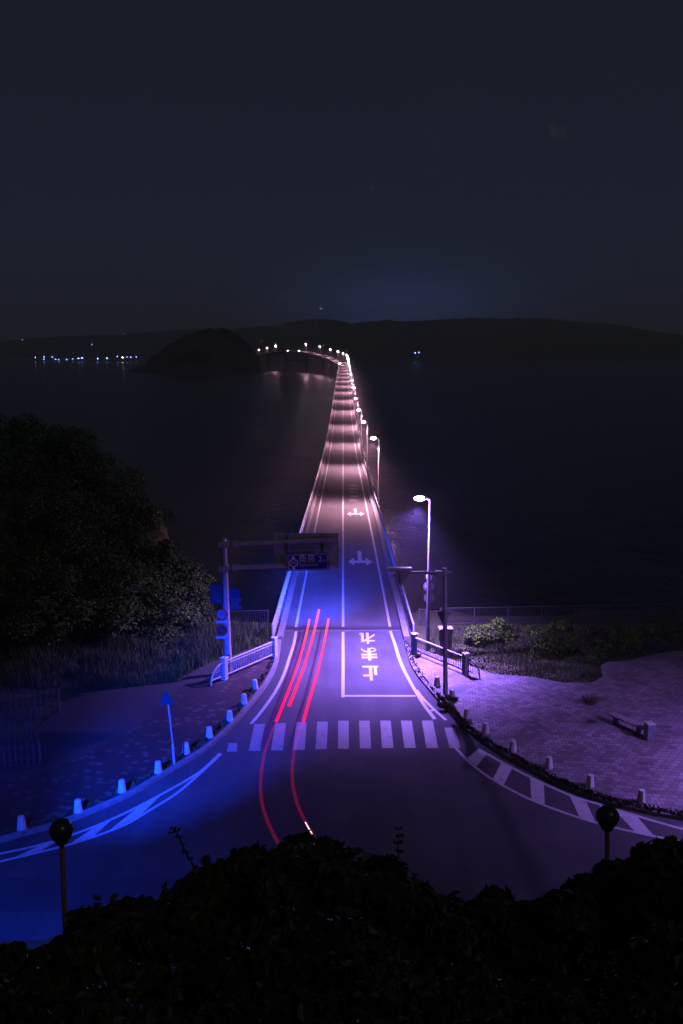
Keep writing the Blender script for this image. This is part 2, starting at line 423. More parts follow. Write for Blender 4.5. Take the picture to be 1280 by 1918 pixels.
# left pavement
bl_px = [(470,1218),(424,1252),(398,1272),(344,1291),(275,1350.6),(200,1397.5),(94,1447.5),(0,1470),(-160,1500)]
bl = curve(bl_px); innl = [p + Vector((-KWL, .04, 0)) for p in KLs if p.y < 53.2]
poly = [(p.x, p.y) for p in innl] + [(-30, innl[-1].y - 1.5)] + [(p.x, p.y) for p in reversed(bl)]
tag(drape('left_pavement', poly, PH, pavL), kind='structure')
pth = curve([(396,1278),(344,1291),(275,1350.6),(200,1397.5),(94,1447.5),(0,1470),(-160,1500),(-200,1390),(40,1395),(110,1330),(150,1302),(250,1290),(330,1281),(362,1262),(395,1244),(412,1240)])
tag(drape('path', [(p.x, p.y) for p in pth], PH - .03, M['asphalt_path']), kind='structure')
def kerb(name, pts, w, side, h, m=M['kerb']):
    b = MB(); n = len(pts); vs = []
    for i, p in enumerate(pts):
        t = pts[min(i+1, n-1)] - pts[max(i-1, 0)]; nn = Vector((-t.y, t.x, 0)).normalized() * side
        q = p + nn * w
        vs += [(p.x, p.y, zp(p.y)-.05), (p.x + nn.x*.02, p.y + nn.y*.02, zp(p.y)+h), (q.x, q.y, zp(q.y)+h), (q.x, q.y, zp(q.y)-.05)]
    fs = [(i*4+k, i*4+k+1, i*4+5+k, i*4+4+k) for i in range(n-1) for k in range(3)]
    b.add(vs, fs); return tag(b.build(name, m), kind='structure')
kerb('left_kerb', [p for p in KLs if p.y < 53.6], KWL + .05, -1, PH + .02)
kerb('right_kerb', [p for p in KRs if p.y < 53.6], KWR, 1, PH + .015)

# ------------------------------------------------------------------ road markings
P_ = M['paint']; ZM = .008
def mark(name, pts, w, z=ZM): return tag(ribbon(name, smooth_curve(pts, 4), w, z, P_), kind='structure')
mark('left_edge_line', curve([(555,1183),(551,1206),(543,1231.6),(532.8,1262.5),(515.6,1297),(491.6,1331),(471,1356)]), .17)
mark('centre_line', curve([(643,1184),(643,1306)]), .17)
mark('right_edge_line', curve([(731,1181),(740,1206),(747,1230),(758.6,1258),(775,1288),(793.8,1319),(815,1347)]), .18)
mark('right_taper_line', curve([(780,1292),(793.8,1309.6),(812.5,1328),(836,1349)]), .16, ZM+.004)
mark('taper_link_line', curve([(808,1332),(814,1328)]), .16, ZM+.006)
mark('stop_line', curve([(646,1303.5),(779,1303.5)]), .22)
up = [(0,1600),(78,1582.6),(156,1557),(234,1524),(312.5,1483),(375,1446),(413,1411)]
dn = [(-40,1622),(0,1614.6),(78,1596),(156,1575),(234,1545.5),(281,1518),(336,1483),(385,1440),(414,1413)]
mark('left_hatch_line', curve([(-90,1618)] + up), .14); mark('left_hatch_line', curve([(-90,1630)] + dn), .14)
def yl(P, x):
    for a, c in zip(P, P[1:]):
        if a[0] <= x <= c[0]: return a[1] + (c[1]-a[1])*(x-a[0])/(c[0]-a[0])
    return P[0][1] if x < P[0][0] else P[-1][1]
def hatch(name, px4):
    q = [G(*p) for p in px4]; tag(drape(name, [(p.x, p.y) for p in q], ZM+.004, P_), kind='structure')
for (a0, a1, b0, b1) in ((266,305,205,262), (186,214,130,175), (88,128,22,70)):
    hatch('left_hatch_bar', [(a0, yl(up,a0)), (a1, yl(up,a1)), (b1, yl(dn,b1)), (b0, yl(dn,b0))])
ro = [(896.8,1403),(943,1429),(994.7,1456),(1067,1489),(1115,1504),(1183.8,1525),(1280,1552.6),(1360,1570)]
ri = [(853.8,1401),(884.7,1432),(926,1461.5),(994.7,1497.6),(1080.7,1530),(1149.5,1549),(1211,1563),(1252.6,1571),(1360,1592)]
mark('right_hatch_line', curve(ro), .15); mark('right_hatch_line', curve(ri), .14)
for q in ([(897,1403),(912,1413),(893,1435),(876,1420)], [(940,1428),(960,1439),(944,1470),(924,1459)], [(993,1456),(1019,1468),(1021,1508),(996,1497)],
          [(1067,1489),(1098,1501),(1116,1541),(1086,1531)], [(1150,1516),(1194,1530),(1226,1567),(1190,1558)], [(1275,1552),(1330,1566),(1350,1590),(1320,1584)]):
    hatch('right_hatch_bar', q)
b = MB()
for q in ([(108,513),(165,513),(138,660),(76,660)], [(223,508),(280,508),(262,658),(197,658)], [(336,503),(392,503),(382,655),(318,655)],
          [(450,500),(508,500),(502,650),(441,650)], [(564,495),(621,495),(623,648),(563,648)], [(678,495),(735,495),(744,646),(683,646)],
          [(793,494),(850,494),(866,644),(803,644)], [(906,494),(965,494),(987,643),(925,643)], [(1020,494),(1080,494),(1109,643),(1045,643)],
          [(1143,532),(1200,532),(1230,643),(1172,643)], [(-33,618),(14,618),(12,664),(-42,664)]):
    q = [G(440 + x/2.909, 1180 + y/2.909) for x, y in q]
    tag(drape('crosswalk_stripe', [(p.x, p.y) for p in q], ZM, M['paint_worn']), kind='structure')
# 止まれ painted for drivers coming off the bridge (upside down for the camera)
Z16 = lambda x, y: G(650 + x/15.98, 1170 + y/15.98)
def zpoly(b, px):
    q = [Z16(*p) for p in px]; n = len(q)
    b.add([(p.x, p.y, zp(p.y) + ZM) for p in q], [tuple(range(n))])
def word(name, polys):
    b = MB()
    for k, pl in enumerate(polys):
        q = [Z16(*p) for p in pl]; b.add([(p.x, p.y, zp(p.y) + ZM + .0012*k) for p in q], [tuple(range(len(q)))])
    return tag(b.build(name, P_), kind='structure')
def arc_strip(pts, w):
    out_ = []
    for (x0, y0), (x1, y1) in zip(pts, pts[1:]):
        out_.append([(x0, y0-w/2), (x1, y1-w/2), (x1, y1+w/2), (x0, y0+w/2)])
    return out_
word('road_lettering', [[(385,250),(500,250),(500,290),(385,300)], [(430,290),(500,290),(515,520),(435,520)], [(500,470),(590,425),(590,470),(515,520)],
      [(570,245),(650,245),(672,575),(600,575)], [(655,385),(825,280),(832,330),(665,430)], [(668,468),(848,468),(848,508),(670,508)]])
word('road_lettering', [[(617,705),(700,705),(735,1070),(642,1070)], [(438,876),(620,878),(620,925),(440,925)], [(715,876),(900,876),(900,920),(718,920)],
      [(447,962),(630,965),(630,1012),(450,1012)], [(728,960),(910,960),(912,1008),(730,1008)]]
      + arc_strip([(430,730),(470,765),(520,795),(570,812),(622,820)], 40) + arc_strip([(698,715),(750,712),(800,720),(845,738),(878,762),(860,785),(820,803),(765,815),(705,822)], 30))
word('road_lettering', [[(465,1236),(935,1236),(942,1282),(470,1285)], [(660,1285),(750,1285),(785,1670),(695,1670)], [(805,1285),(892,1285),(915,1512),(828,1512)],
      [(490,1500),(690,1497),(692,1552),(495,1556)]])
# small word of five signs and two direction arrows further out on the bridge
def text_mesh(s, size, ext=0.0):
    c = bpy.data.curves.new('t', 'FONT'); c.body = s; c.size = size; c.align_x = 'CENTER'; c.align_y = 'CENTER'; c.extrude = ext
    c.resolution_u = 3
    o = bpy.data.objects.new('t', c); COL.objects.link(o); bpy.context.view_layer.update()
    me = bpy.data.meshes.new_from_object(o.evaluated_get(bpy.context.evaluated_depsgraph_get()))
    bpy.data.objects.remove(o); return me
def text_on(name, s, size, loc, mtx, m, parent=None, sx=1, sy=1, bold=0):
    me = text_mesh(s, size)
    o_ = Vector(ORG.get(parent.name, (0,0,0))) if parent else Vector((0,0,0))
    for v in me.vertices: v.co = Vector(loc) + mtx @ Vector((v.co.x*sx, v.co.y*sy, 0)) - o_
    me.materials.clear(); me.materials.append(m); o = bpy.data.objects.new(name, me); COL.objects.link(o)
    if parent: o.parent = parent
    ORG[o.name] = tuple(o_); return o
for k, ch in enumerate('交差点注意'):
    yy = [937, 929.5, 922, 915.5, 909.5][k]
    p = G(663.5 - k*.35, yy); p.y = A(663.5, yy, p.y).y
    me = text_mesh(ch, 1.75)
    for v in me.vertices:
        x, y = -v.co.x + p.x, -v.co.y * 1.35 + p.y; v.co = (x, y, zp(y) + .03)
    me.flip_normals() if False else None
    me.materials.clear(); me.materials.append(P_); o = bpy.data.objects.new('road_lettering', me); COL.objects.link(o); tag(o, kind='structure')
def arrow(px, ytop, ymid, ybot, half, headw, stemw):
    c = G(px, ymid); top = G(px, ytop); bo = G(px, ybot); s = FPX / math.hypot(c.y, CAMZ - c.z)
    hw = half / s; hd = headw / s; st = stemw / s / 2; bt = (top.y - c.y); th = .22 * (c.y - bo.y) + .2
    hh = (c.y - bo.y) + .35
    pts = [(-hw, 0), (-hw+hd, -hh), (-hw+hd, -th), (0, -th*1.3), (hw-hd, -th), (hw-hd, -hh), (hw, 0), (hw-hd, hh), (hw-hd, th), (st, th), (st, bt), (-st, bt), (-st, th), (-hw+hd, th), (-hw+hd, hh)]
    tag(drape('direction_arrow', [(c.x + x, c.y + y) for x, y in pts], .03, P_), kind='structure')
arrow(666.5, 953, 963, 966.5, 16.5, 8, 5.5)
arrow(675, 1033, 1052.5, 1058.5, 23, 12, 7.5)

# ------------------------------------------------------------------ the bridge
CP = [(0, Yj), (0, 300), (0, 600), (0, 797), (-.6, 853), (-4.2, 909), (-10.2, 965), (-19.3, 1021), (-33, 1076), (-52.5, 1129), (-75, 1180), (-99.5, 1231), (-116.5, 1284), (-134, 1337), (-152, 1390), (-190, 1500)]
cpx = smooth_curve([Vector((x, y, 0)) for x, y in CP[3:]], 8)
path = [Vector((0, Yj + (797-Yj)*i/150, 0)) for i in range(150)] + cpx
for p in path: p.z = zp(p.y)
def frame(i):
    t = path[min(i+1, len(path)-1)] - path[max(i-1, 0)]; t.z = 0; t.normalize(); return Vector((t.y, -t.x, 0))
NR = [frame(i) for i in range(len(path))]
def sweep(b, prof, i0=0, i1=None, closed=True, path=None, NR=None):
    path = path or globals()['path']; NR = NR or globals()['NR']
    i1 = i1 or len(path); n = len(prof); vs = []
    for i in range(i0, i1):
        for (u, z) in prof: q = path[i] + NR[i]*u; vs.append((q.x, q.y, q.z + z))
    m = n if closed else n - 1
    fs = [(i*n+k, i*n+(k+1) % n, (i+1)*n+(k+1) % n, (i+1)*n+k) for i in range(i1-i0-1) for k in range(m)]
    if closed: fs += [tuple(range(n)), tuple(range((i1-i0-1)*n, (i1-i0)*n))[::-1]]
    b.add(vs, fs); return b
bridge = thing('road_bridge', 'long pale concrete road bridge running out over dark water and bending left', 'bridge', (0, Yj, zp(Yj)))
sweep(MB(), [(-4.75,-.02),(-4.75,-.45),(-2.6,-.7),(-2.2,-2.3),(2.2,-2.3),(2.6,-.7),(4.75,-.45),(4.75,-.02)]).build('deck', M['concrete'], bridge)
sweep(MB(), [(-3.98,.0),(3.98,.0)], closed=False).build('road_surface', M['asphalt_bridge'], bridge)
path_e = [Vector((0, 53.3, zp(53.3))), Vector((0, 54.8, zp(54.8)))] + path; NR_e = [NR[0], NR[0]] + NR      # kerbs and rails reach back onto the land
EX = dict(path=path_e, NR=NR_e)
for s in (-1, 1):
    sweep(MB(), [(s*3.97,-.02),(s*3.97,.26),(s*4.02,.28),(s*4.36,.28),(s*4.36,-.02)], **EX).build('kerb', M['kerb'], bridge)
    sweep(MB(), [(s*4.5,-.02),(s*4.5,.16),(s*4.72,.16),(s*4.72,-.02)], **EX).build('parapet_base', M['kerb'], bridge)
    b = MB()
    for z, r_, u in ((1.10,.06,4.6),(.78,.035,4.6),(.50,.035,4.6),(.26,.03,4.6)):
        sweep(b, [(s*u-r_, z), (s*u, z+r_), (s*u+r_, z), (s*u, z-r_)], **EX)
    for Y in (53.35, 54.85): b.box((s*4.6, Y, zp(Y)+.6), (.09,.14,1.0))
    # posts every 2 m as far as they can be told apart, then every 8 m
    d = 1.0; L = 0; i = 0
    while i < len(path)-1:
        seg = (path[i+1]-path[i]).length
        while L + seg > d:
            t = (d - L)/seg; q = path[i].lerp(path[i+1], t) + NR[i]*s*4.6
            b.box((q.x, q.y, q.z + .6), (.09, .14, 1.0)); d += 2.0 if d < 260 else 9.0
        L += seg; i += 1
    b.build('railing', M['white_metal'], bridge)
    b = MB()                                         # thin upright bars of the nearest railing
    for k in range(450):
        Y = Yj - 2.6 + k*.30; b.box((s*4.6, Y, zp(Y) + .68), (.018, .02, .82))
    b.build('railing_bars', M['white_metal'], bridge)
    for off in (3.25,):
        sweep(MB(), [(s*off-.085, .012), (s*off+.085, .012)], closed=False).build('edge_line', P_, bridge)
sweep(MB(), [(-.085, .012), (.085, .012)], closed=False).build('centre_marking', P_, bridge)
b = MB(); b.box((-.0, Yj + .02, zp(Yj) + .012), (8.0, .60, .012), rz=.012); b.build('expansion_joint', M['dark'], bridge)
b = MB(); b.box((-.0, Yj - .62, zp(Yj-.62) + .012), (7.9, .07, .010), rz=.012); b.build('joint_edge', M['kerb'], bridge)
d = 0; L = 0; nxt = 30
for i in range(len(path)-1):
    seg = (path[i+1]-path[i]).length; L += seg
    if L > nxt:
        nxt += 56.5 if path[i].y < 1010 else 78
        p = path[i]; b = MB(); z1, z0 = p.z - 2.3, WATER - 2
        b.box((p.x, p.y, (z1+z0)/2), (3.4, 2.2, z1 - z0), bev=.3); b.box((p.x, p.y, z1 - .5), (5.2, 2.5, 1.0), bev=.2)
        b.box((p.x, p.y, WATER + .2), (6.5, 5.5, 2.0), bev=.3)
        b.build('pier', M['concrete'], bridge)

# ------------------------------------------------------------------ street lamps along the bridge
ORD = ['nearest', 'second', 'third', 'fourth', 'fifth', 'sixth', 'seventh', 'eighth', 'ninth', 'tenth', 'eleventh', 'twelfth', 'thirteenth', 'fourteenth', 'fifteenth', 'sixteenth',
       'seventeenth', 'eighteenth', 'nineteenth', 'twentieth', 'twenty-first', 'twenty-second', 'twenty-third', 'twenty-fourth']
HLAMP = 9.55
def lamp_head(b, c, k=1.0):
    b.lathe((c[0], c[1], c[2]), [(.02,-.17*k),(.16*k,-.15*k),(.27*k,-.08*k),(.31*k,0),(.27*k,.07*k),(.14*k,.11*k),(.02,.12*k)], 18)
    return b
def make_lamp(base, H, poleoff=0.0, reach=.72):
    t = thing('street_lamp', 'x', 'street lamp', base)
    x, y, z = base
    MB().tube([(x, y, z), (x, y, z + H*.5), (x, y, z + H)], [.10, .085, .065], 12).build('pole', M['white_metal'], t, True)
    MB().tube([(x, y, z+H-.05), (x-.2, y, z+H+.02), (x-reach+.2, y, z+H+.05)], .045, 8).build('arm', M['white_metal'], t, True)
    h = MB(); h.box((x-reach+.34, y, z+H+.03), (.26, .2, .14), bev=.03); h.build('lamp_housing', M['white_metal'], t)
    b = MB(); c = (x-reach-.05, y, z+H-.02)
    vs = MB(); vs.lathe((0,0,.05), [(.03,-.18),(.2,-.15),(.32,-.08),(.37,.0),(.32,.08),(.2,.13),(.03,.15)], 18, sq=.7)
    b.add([(c[0]+p[0], c[1]+p[1], c[2]+p[2]) for p in vs.v], vs.f)
    b.build('lamp_glass', M['lampwhite'], t, True)
    br = MB(); br.box((x-.02, y, z-.22), (.56, .6, .42), bev=.03); br.build('bracket', M['concrete'], t)
    return t
lbase = Vector((4.98, 118.5, zp(118.5) - .1))
lamp0 = make_lamp(tuple(lbase), HLAMP)
PINK = (1.0, .46, .66)
sp0 = spot('lamp_light', (lbase.x - .75, lbase.y, lbase.z + HLAMP - .5), (lbase.x - 3.6, lbase.y - 2.5, lbase.z), 38000*LAMP_K, PINK, 140, 1.0, .12, lamp0)
lampY = [118.5 + 56.5*k for k in range(13)]
spots = [(0.0, Y) for Y in lampY] + [(-.6,853),(-4.2,909),(-10.2,965),(-19.3,1021),(-33,1076),(-52.5,1129),(-99.5,1231),(-116.5,1284),(-134,1337),(-152,1390)]
for k, (x, Y) in enumerate(spots):
    l = lamp0 if k == 0 else copy_tree(lamp0)
    i = min(range(len(path)), key=lambda j: abs(path[j].y - Y)); n = NR[i]
    l.location = (x + n.x*4.98, Y + n.y*4.98, zp(Y) - .1); l.rotation_euler = (0, 0, math.atan2(n.y, n.x))
    if k >= 11:
        for ch in l.children:
            if ch.name.startswith('lamp_glass'): ch.scale = (1.9, 1.9, 1.9); ch.location = (.7, 0, -8.6)
    l['label'] = 'lit street lamp on the bridge, %s one out along its rail from the shore' % ('first' if k == 0 else ORD[k])
    l['group'] = 'lamps along the bridge'

# nearest lamp, on land behind the right guard rail, with three round signs seen from the back
lb = A(800.5, 1236, 50.5); lb.z = zp(50.5); LX, LY = lb.x, lb.y
H1 = 9.7
t = thing('street_lamp', 'tall lit violet street lamp behind the right guard rail with round signs on its pole', 'street lamp', (LX, LY, lb.z), 'lamps along the bridge')
MB().tube([(LX, LY, lb.z), (LX, LY, lb.z+5), (LX, LY, lb.z+H1)], [.12, .10, .075], 14).build('pole', mat('dull grey pole', (.16,.155,.16), rough=.6), t, True)
MB().tube([(LX, LY, lb.z+H1-.05), (LX-.2, LY, lb.z+H1+.03), (LX-.32, LY, lb.z+H1+.05)], .05, 8).build('arm', M['white_metal'], t, True)
h = MB(); h.box((LX-.26, LY, lb.z+H1+.06), (.26, .22, .15), bev=.03); h.build('lamp_housing', M['white_metal'], t)
b = MB(); vs = MB(); vs.lathe((0,0,.05), [(.03,-.15),(.18,-.13),(.29,-.07),(.34,.0),(.29,.06),(.18,.11),(.03,.13)], 20, sq=.6)
b.add([(LX-.64+p[0], LY+p[1], lb.z+H1+.0+p[2]) for p in vs.v], vs.f); b.build('lamp_glass', M['lampviolet'], t, True)
for (py, r_, px) in ((1083, .20, 804), (1100, .32, 803.5), (1121, .32, 804.5)):
    c = A(px, py, LY - .02); b = MB(); b.disc((c.x, LY + .13, c.z), r_, (0, 1, 0), .03); b.box((c.x, LY + .11, c.z), (r_*1.3, .03, .05)); b.build('round_sign', M['signback'], t)
VIO = (.31, .16, 1.0)
pl = bpy.data.lights.new('lamp_spill', 'POINT'); pl.energy = 2200*LAMP_K; pl.color = (.42,.22,1.0); pl.shadow_soft_size = .1
po = bpy.data.objects.new('lamp_spill', pl); COL.objects.link(po); po.parent = t; po.location = (-.66, 0, H1-.42)
spot('lamp_light', (LX-.66, LY, lb.z+H1-.42), (LX-2.8, LY+.3, lb.z), 80000*LAMP_K, VIO, 135, 1.0, .12, t)

# ------------------------------------------------------------------ added blue fill light: unseen mast on the left, fixture on the gantry arm
BLU = (.003, .042, 1.0)
BX, BY = -12.5, 17.0
t = thing('added_light_mast', 'added blue fill light on an unseen mast outside the left of the view', 'lamp', (BX, BY, 2.0))
MB().tube([(BX,BY,2.0), (BX,BY,8.9)], .08, 10).build('pole', M['iron'], t)
b = MB(); b.box((BX,BY,9.0), (.5,.4,.3), bev=.04); b.build('lamp_housing', M['iron'], t)
spot('lamp_light', (BX+.3,BY+.35,8.9), (-6.6, 38.5, 0), 130000*LAMP_K, BLU, 34, .9, .15, t)
spot('lamp_light', (BX-.3,BY+.35,8.9), (-11.5, 24.0, 0), 15000*LAMP_K, BLU, 84, 1.0, .15, t)
# violet square lamp outside the frame on the right
t = thing('square_lamp', 'tall violet lamp over the plaza outside the right of the view', 'street lamp', (21, 30, .1))
MB().tube([(21,30,0), (21,30,8.0)], [.1,.07], 10).build('pole', M['white_metal'], t, True)
MB().lathe((21,30,8.0), [(.1,0),(.3,.1),(.34,.25),(.1,.4)], 14).build('lamp_glass', M['lampviolet'], t, True)
spot('lamp_light', (21,30,7.9), (16.0, 33.5, 0), 14500*LAMP_K, (.36, .17, 1.0), 136, 1.0, .25, t)

# ------------------------------------------------------------------ left gantry
gp = G(429, 1264); GX, GY = gp.x, gp.y
t = gantry = thing('sign_gantry', 'grey cantilever sign gantry over the left lane, blue destination board hung on its arms', 'gantry', (GX, GY, zp(GY)))
ztop = A(419, 1008, GY)
MB().tube([(GX, GY, zp(GY)+.0), (ztop.x*.5+GX*.5, GY, (zp(GY)+ztop.z)/2), (ztop.x, GY, ztop.z)], [.21,.19,.165], 16).build('pole', M['steel'], t, True)
for (y0, y1, x1) in ((1019, 1010.5, 633), (1064, 1055.5, 628)):
    a, c = A(408, y0+.5, GY), A(x1, y1, GY)
    m_ = a.lerp(c, .13)
    b = MB(); b.tube([a, m_], .07, 10); b.tube([m_ + (c-a)*.0, a.lerp(c, .18), c], [.19,.13,.13], 12)
    e0 = A(419.5, y0, GY); b.box(e0, (.52, .50, .34), bev=.03)
    b.build('arm', M['steel'], t, True)
pa, pb = A(514, 999, GY+.25), A(634, 1064, GY+.25)
b = MB(); W_ = pb.x - pa.x; H_ = pa.z - pb.z; cx = (pa.x+pb.x)/2; cz = (pa.z+pb.z)/2
b.box((cx, GY+.32, cz), (W_, .02, H_))
for k in range(7): b.box((cx, GY+.29, pb.z + H_*(k+.5)/7), (W_*.995, .03, .035))
for k in (0, 1): b.box((pa.x + W_*(.0+k), GY+.29, cz), (.05, .05, H_))
b.build('rear_sign_panel', M['signback'], t)
b = MB()
for xx in (541, 608): a0 = A(xx, 1000, GY+.15); b.box((a0.x, GY+.2, cz), (.06, .07, H_*1.02))
b.build('panel_bracket', M['steel'], t)
sa, sb = A(538, 1036, GY-.2), A(616, 1068, GY-.2); SW = sb.x - sa.x; SH = sa.z - sb.z; scx = (sa.x+sb.x)/2; scz = (sa.z+sb.z)/2
ang = -math.atan2(3.0, 78)*-1
b = MB(); b.box((scx, GY-.24, scz), (SW, .03, SH), ry=-ang, bev=.01); brd = b.build('direction_sign', mat('saturated blue board', (.006,.02,.34), rough=.4), t)
b = MB()                                            # thin white border
rm = Euler((0,-ang,0)).to_matrix(); rt = Matrix.Rotation(R(90), 3, 'X')
rmt = rm @ rt
def onb(u, v): return Vector((scx, GY-.262, scz)) + rm @ Vector((u, 0, v))
TW = mat('faded white sign lettering', (.75,.75,.75), rough=.5)
def bord(u0, v0, u1, v1): b.add([onb(u0,v0), onb(u1,v0), onb(u1,v1), onb(u0,v1)], [(0,1,2,3)])
tk = .025; hw, hh = SW/2-.05, SH/2-.05
for q in ((-hw,-hh,hw,-hh+tk), (-hw,hh-tk,hw,hh), (-hw,-hh+tk,-hw+tk,hh-tk), (hw-tk,-hh+tk,hw,hh-tk)): bord(*q)
u0 = -SW*.345
b.add([onb(u0-.13,SH*.20), onb(u0+.13,SH*.20), onb(u0,SH*.42)], [(0,1,2)])           # arrow head
b.add([onb(u0-.07,-SH*.42), onb(u0+.07,-SH*.42), onb(u0+.07,-SH*.27), onb(u0-.07,-SH*.27)], [(0,1,2,3)])
hx = [(math.cos(R(30+60*k)), math.sin(R(30+60*k))) for k in range(6)]
for k in range(6):
    (x0,y0_),(x1_,y1_) = hx[k], hx[(k+1) % 6]
    b.add([onb(u0+x0*.27,-.03+y0_*.25), onb(u0+x1_*.27,-.03+y1_*.25), onb(u0+x1_*.21,-.03+y1_*.19), onb(u0+x0*.21,-.03+y0_*.19)], [(0,1,2,3)])
b.build('sign_symbol', TW, brd)
text_on('sign_lettering', '276', .2, onb(u0,-.03)+Vector((0,-.003,0)), rmt, TW, brd)
text_on('sign_lettering', '角島', .48, onb(-SW*.015, SH*.16), rmt, TW, brd)
text_on('sign_lettering', 'Tsunoshima', .21, onb(SW*.02, -SH*.17), rmt, TW, brd)
text_on('sign_lettering', '2', .46, onb(SW*.30, SH*.13), rmt, TW, brd)
text_on('sign_lettering', 'km', .22, onb(SW*.42, SH*.07), rmt, TW, brd)
# added blue fill light on the lower arm, standing in for car headlights
fl = A(560, 1052, GY+.6)
b = MB(); b.box((fl.x, GY+.62, fl.z-.1), (.34,.26,.22), rx=R(-30), bev=.03); flo = b.build('added_lamp_body', M['iron'], t)
b = MB(); b.box((fl.x, GY+.74, fl.z-.16), (.28,.02,.16), rx=R(-30)); b.build('lens', glow('added blue lens', BLU, 3), flo)
spot('added_blue_light', (fl.x, GY+.95, fl.z-.25), (-2.3, 66.0, zp(66.0)), 250000*LAMP_K, (.010,.055,1.0), 35, 1.0, .15, t)
# signs on the pole
def at_pole(px, py, dy=-.25): return A(px, py, GY+dy)
a0, a1 = at_pole(393,1094), at_pole(417.5,1131)
b = MB(); b.box(((a0.x+a1.x)/2, GY-.25, (a0.z+a1.z)/2), (a1.x-a0.x, .03, a0.z-a1.z), bev=.01); bs = b.build('notice_board', M['signblue'], t)
for k in range(4):
    p0 = Vector((a0.x + (a1.x-a0.x)*(.16+.225*k), GY-.268, (a0.z+a1.z)/2))
    text_on('sign_lettering', '\n'.join('通行注意強風時'), .135, p0, rt, mat('dim sign lettering', (.10,.11,.14)) if k == 0 else bpy.data.materials['dim sign lettering'], bs)
b = MB(); c0 = at_pole(439.5,1112)
b.disc((c0.x, GY-.23, c0.z), .33, (0,-1,0), .03, 8); b.build('route_shield', mat('bright blue sign', (.005,.018,.10), rough=.4), t)
b = MB()
for (x0,y0_,x1_,y1_) in ((429,1121,452,1126.5),(433,1127,448,1135),(431,1135.5,452.5,1141)):
    q0, q1 = at_pole(x0,y0_), at_pole(x1_,y1_); b.box(((q0.x+q1.x)/2, GY-.22, (q0.z+q1.z)/2), (q1.x-q0.x, .03, q0.z-q1.z), bev=.008)
b.build('route_plate', mat('pale blue plate', (.03,.04,.09), rough=.4), t)
for kk, (py, num) in enumerate(((1151, '40'), (1180, None))):
    c0 = at_pole(415.5, py); b = MB(); b.disc((c0.x, GY-.24, c0.z), .33, (0,-1,0), .02); rs = b.build('round_sign', M['signred'], t)
    b = MB(); b.disc((c0.x, GY-.262, c0.z), .25, (0,-1,0), .004); b.build('sign_face', M['signwhite'] if num else M['signdark'], rs)
    if num: text_on('sign_lettering', num, .36, (c0.x, GY-.272, c0.z), rt, mat('sign numeral blue', (.01,.03,.25)), rs)
    else:
        b = MB(); b.box((c0.x, GY-.272, c0.z), (.5,.006,.05), ry=R(45)); b.build('sign_bar', M['signred'], rs)
    q = at_pole(415.5, py+14.5); b = MB(); b.box((q.x, GY-.23, q.z), (.66,.03,.15), bev=.01); b.build('supplement_plate', M['signback'], t)

# ------------------------------------------------------------------ right gantry
gp = G(835, 1303); QX, QY = gp.x, gp.y
t = thing('sign_pole', 'slim steel pole on the right pavement with triangular stop signs seen from behind', 'sign pole', (QX, QY, zp(QY)+PH))
tp = A(833, 1064, QY)
MB().tube([(QX, QY, zp(QY)), (tp.x, QY, tp.z)], [.13, .115], 14).build('pole', M['steel'], t, True)
MB().tube([A(846,1073.5,QY), A(820,1073,QY), A(740,1072,QY)], .075, 10).build('arm', M['steel'], t, True)
b = MB(); c0 = A(824,1073,QY); b.box(c0, (.5,.26,.22), bev=.03); b.build('arm_clamp', M['steel'], t)
q0, q1 = A(726,1063,QY-.05), A(772,1070,QY-.05)
b = MB(); b.box(((q0.x+q1.x)/2, QY+.05, (q0.z+q1.z)/2), (q1.x-q0.x, .32, .16), bev=.03); b.build('sign_light_box', M['white_metal'], t)
def tri_sign(b, cpx, top, bot, half, Y):
    a, c, d_ = A(cpx-half, top, Y), A(cpx+half, top, Y), A(cpx, bot, Y); b.poly([a, c, d_], (0,.03,0)); return b
b = MB(); tri_sign(b, 751, 1074, 1099, 17, QY+.1); b.build('stop_sign', M['signback'], t)
a0 = A(751,1085,QY+.05); b = MB(); b.box((a0.x, QY+.06, a0.z), (.05,.05,.9)); b.build('sign_bracket', M['steel'], t)
b = MB(); tri_sign(b, 831.5, 1145, 1172, 14, QY+.15); b.build('stop_sign', M['signback'], t)
a0 = A(832,1191,QY); b = MB(); b.box((a0.x-.17, QY+.1, a0.z), (.16,.14,.62), bev=.02); b.build('control_box', M['signback'], t)

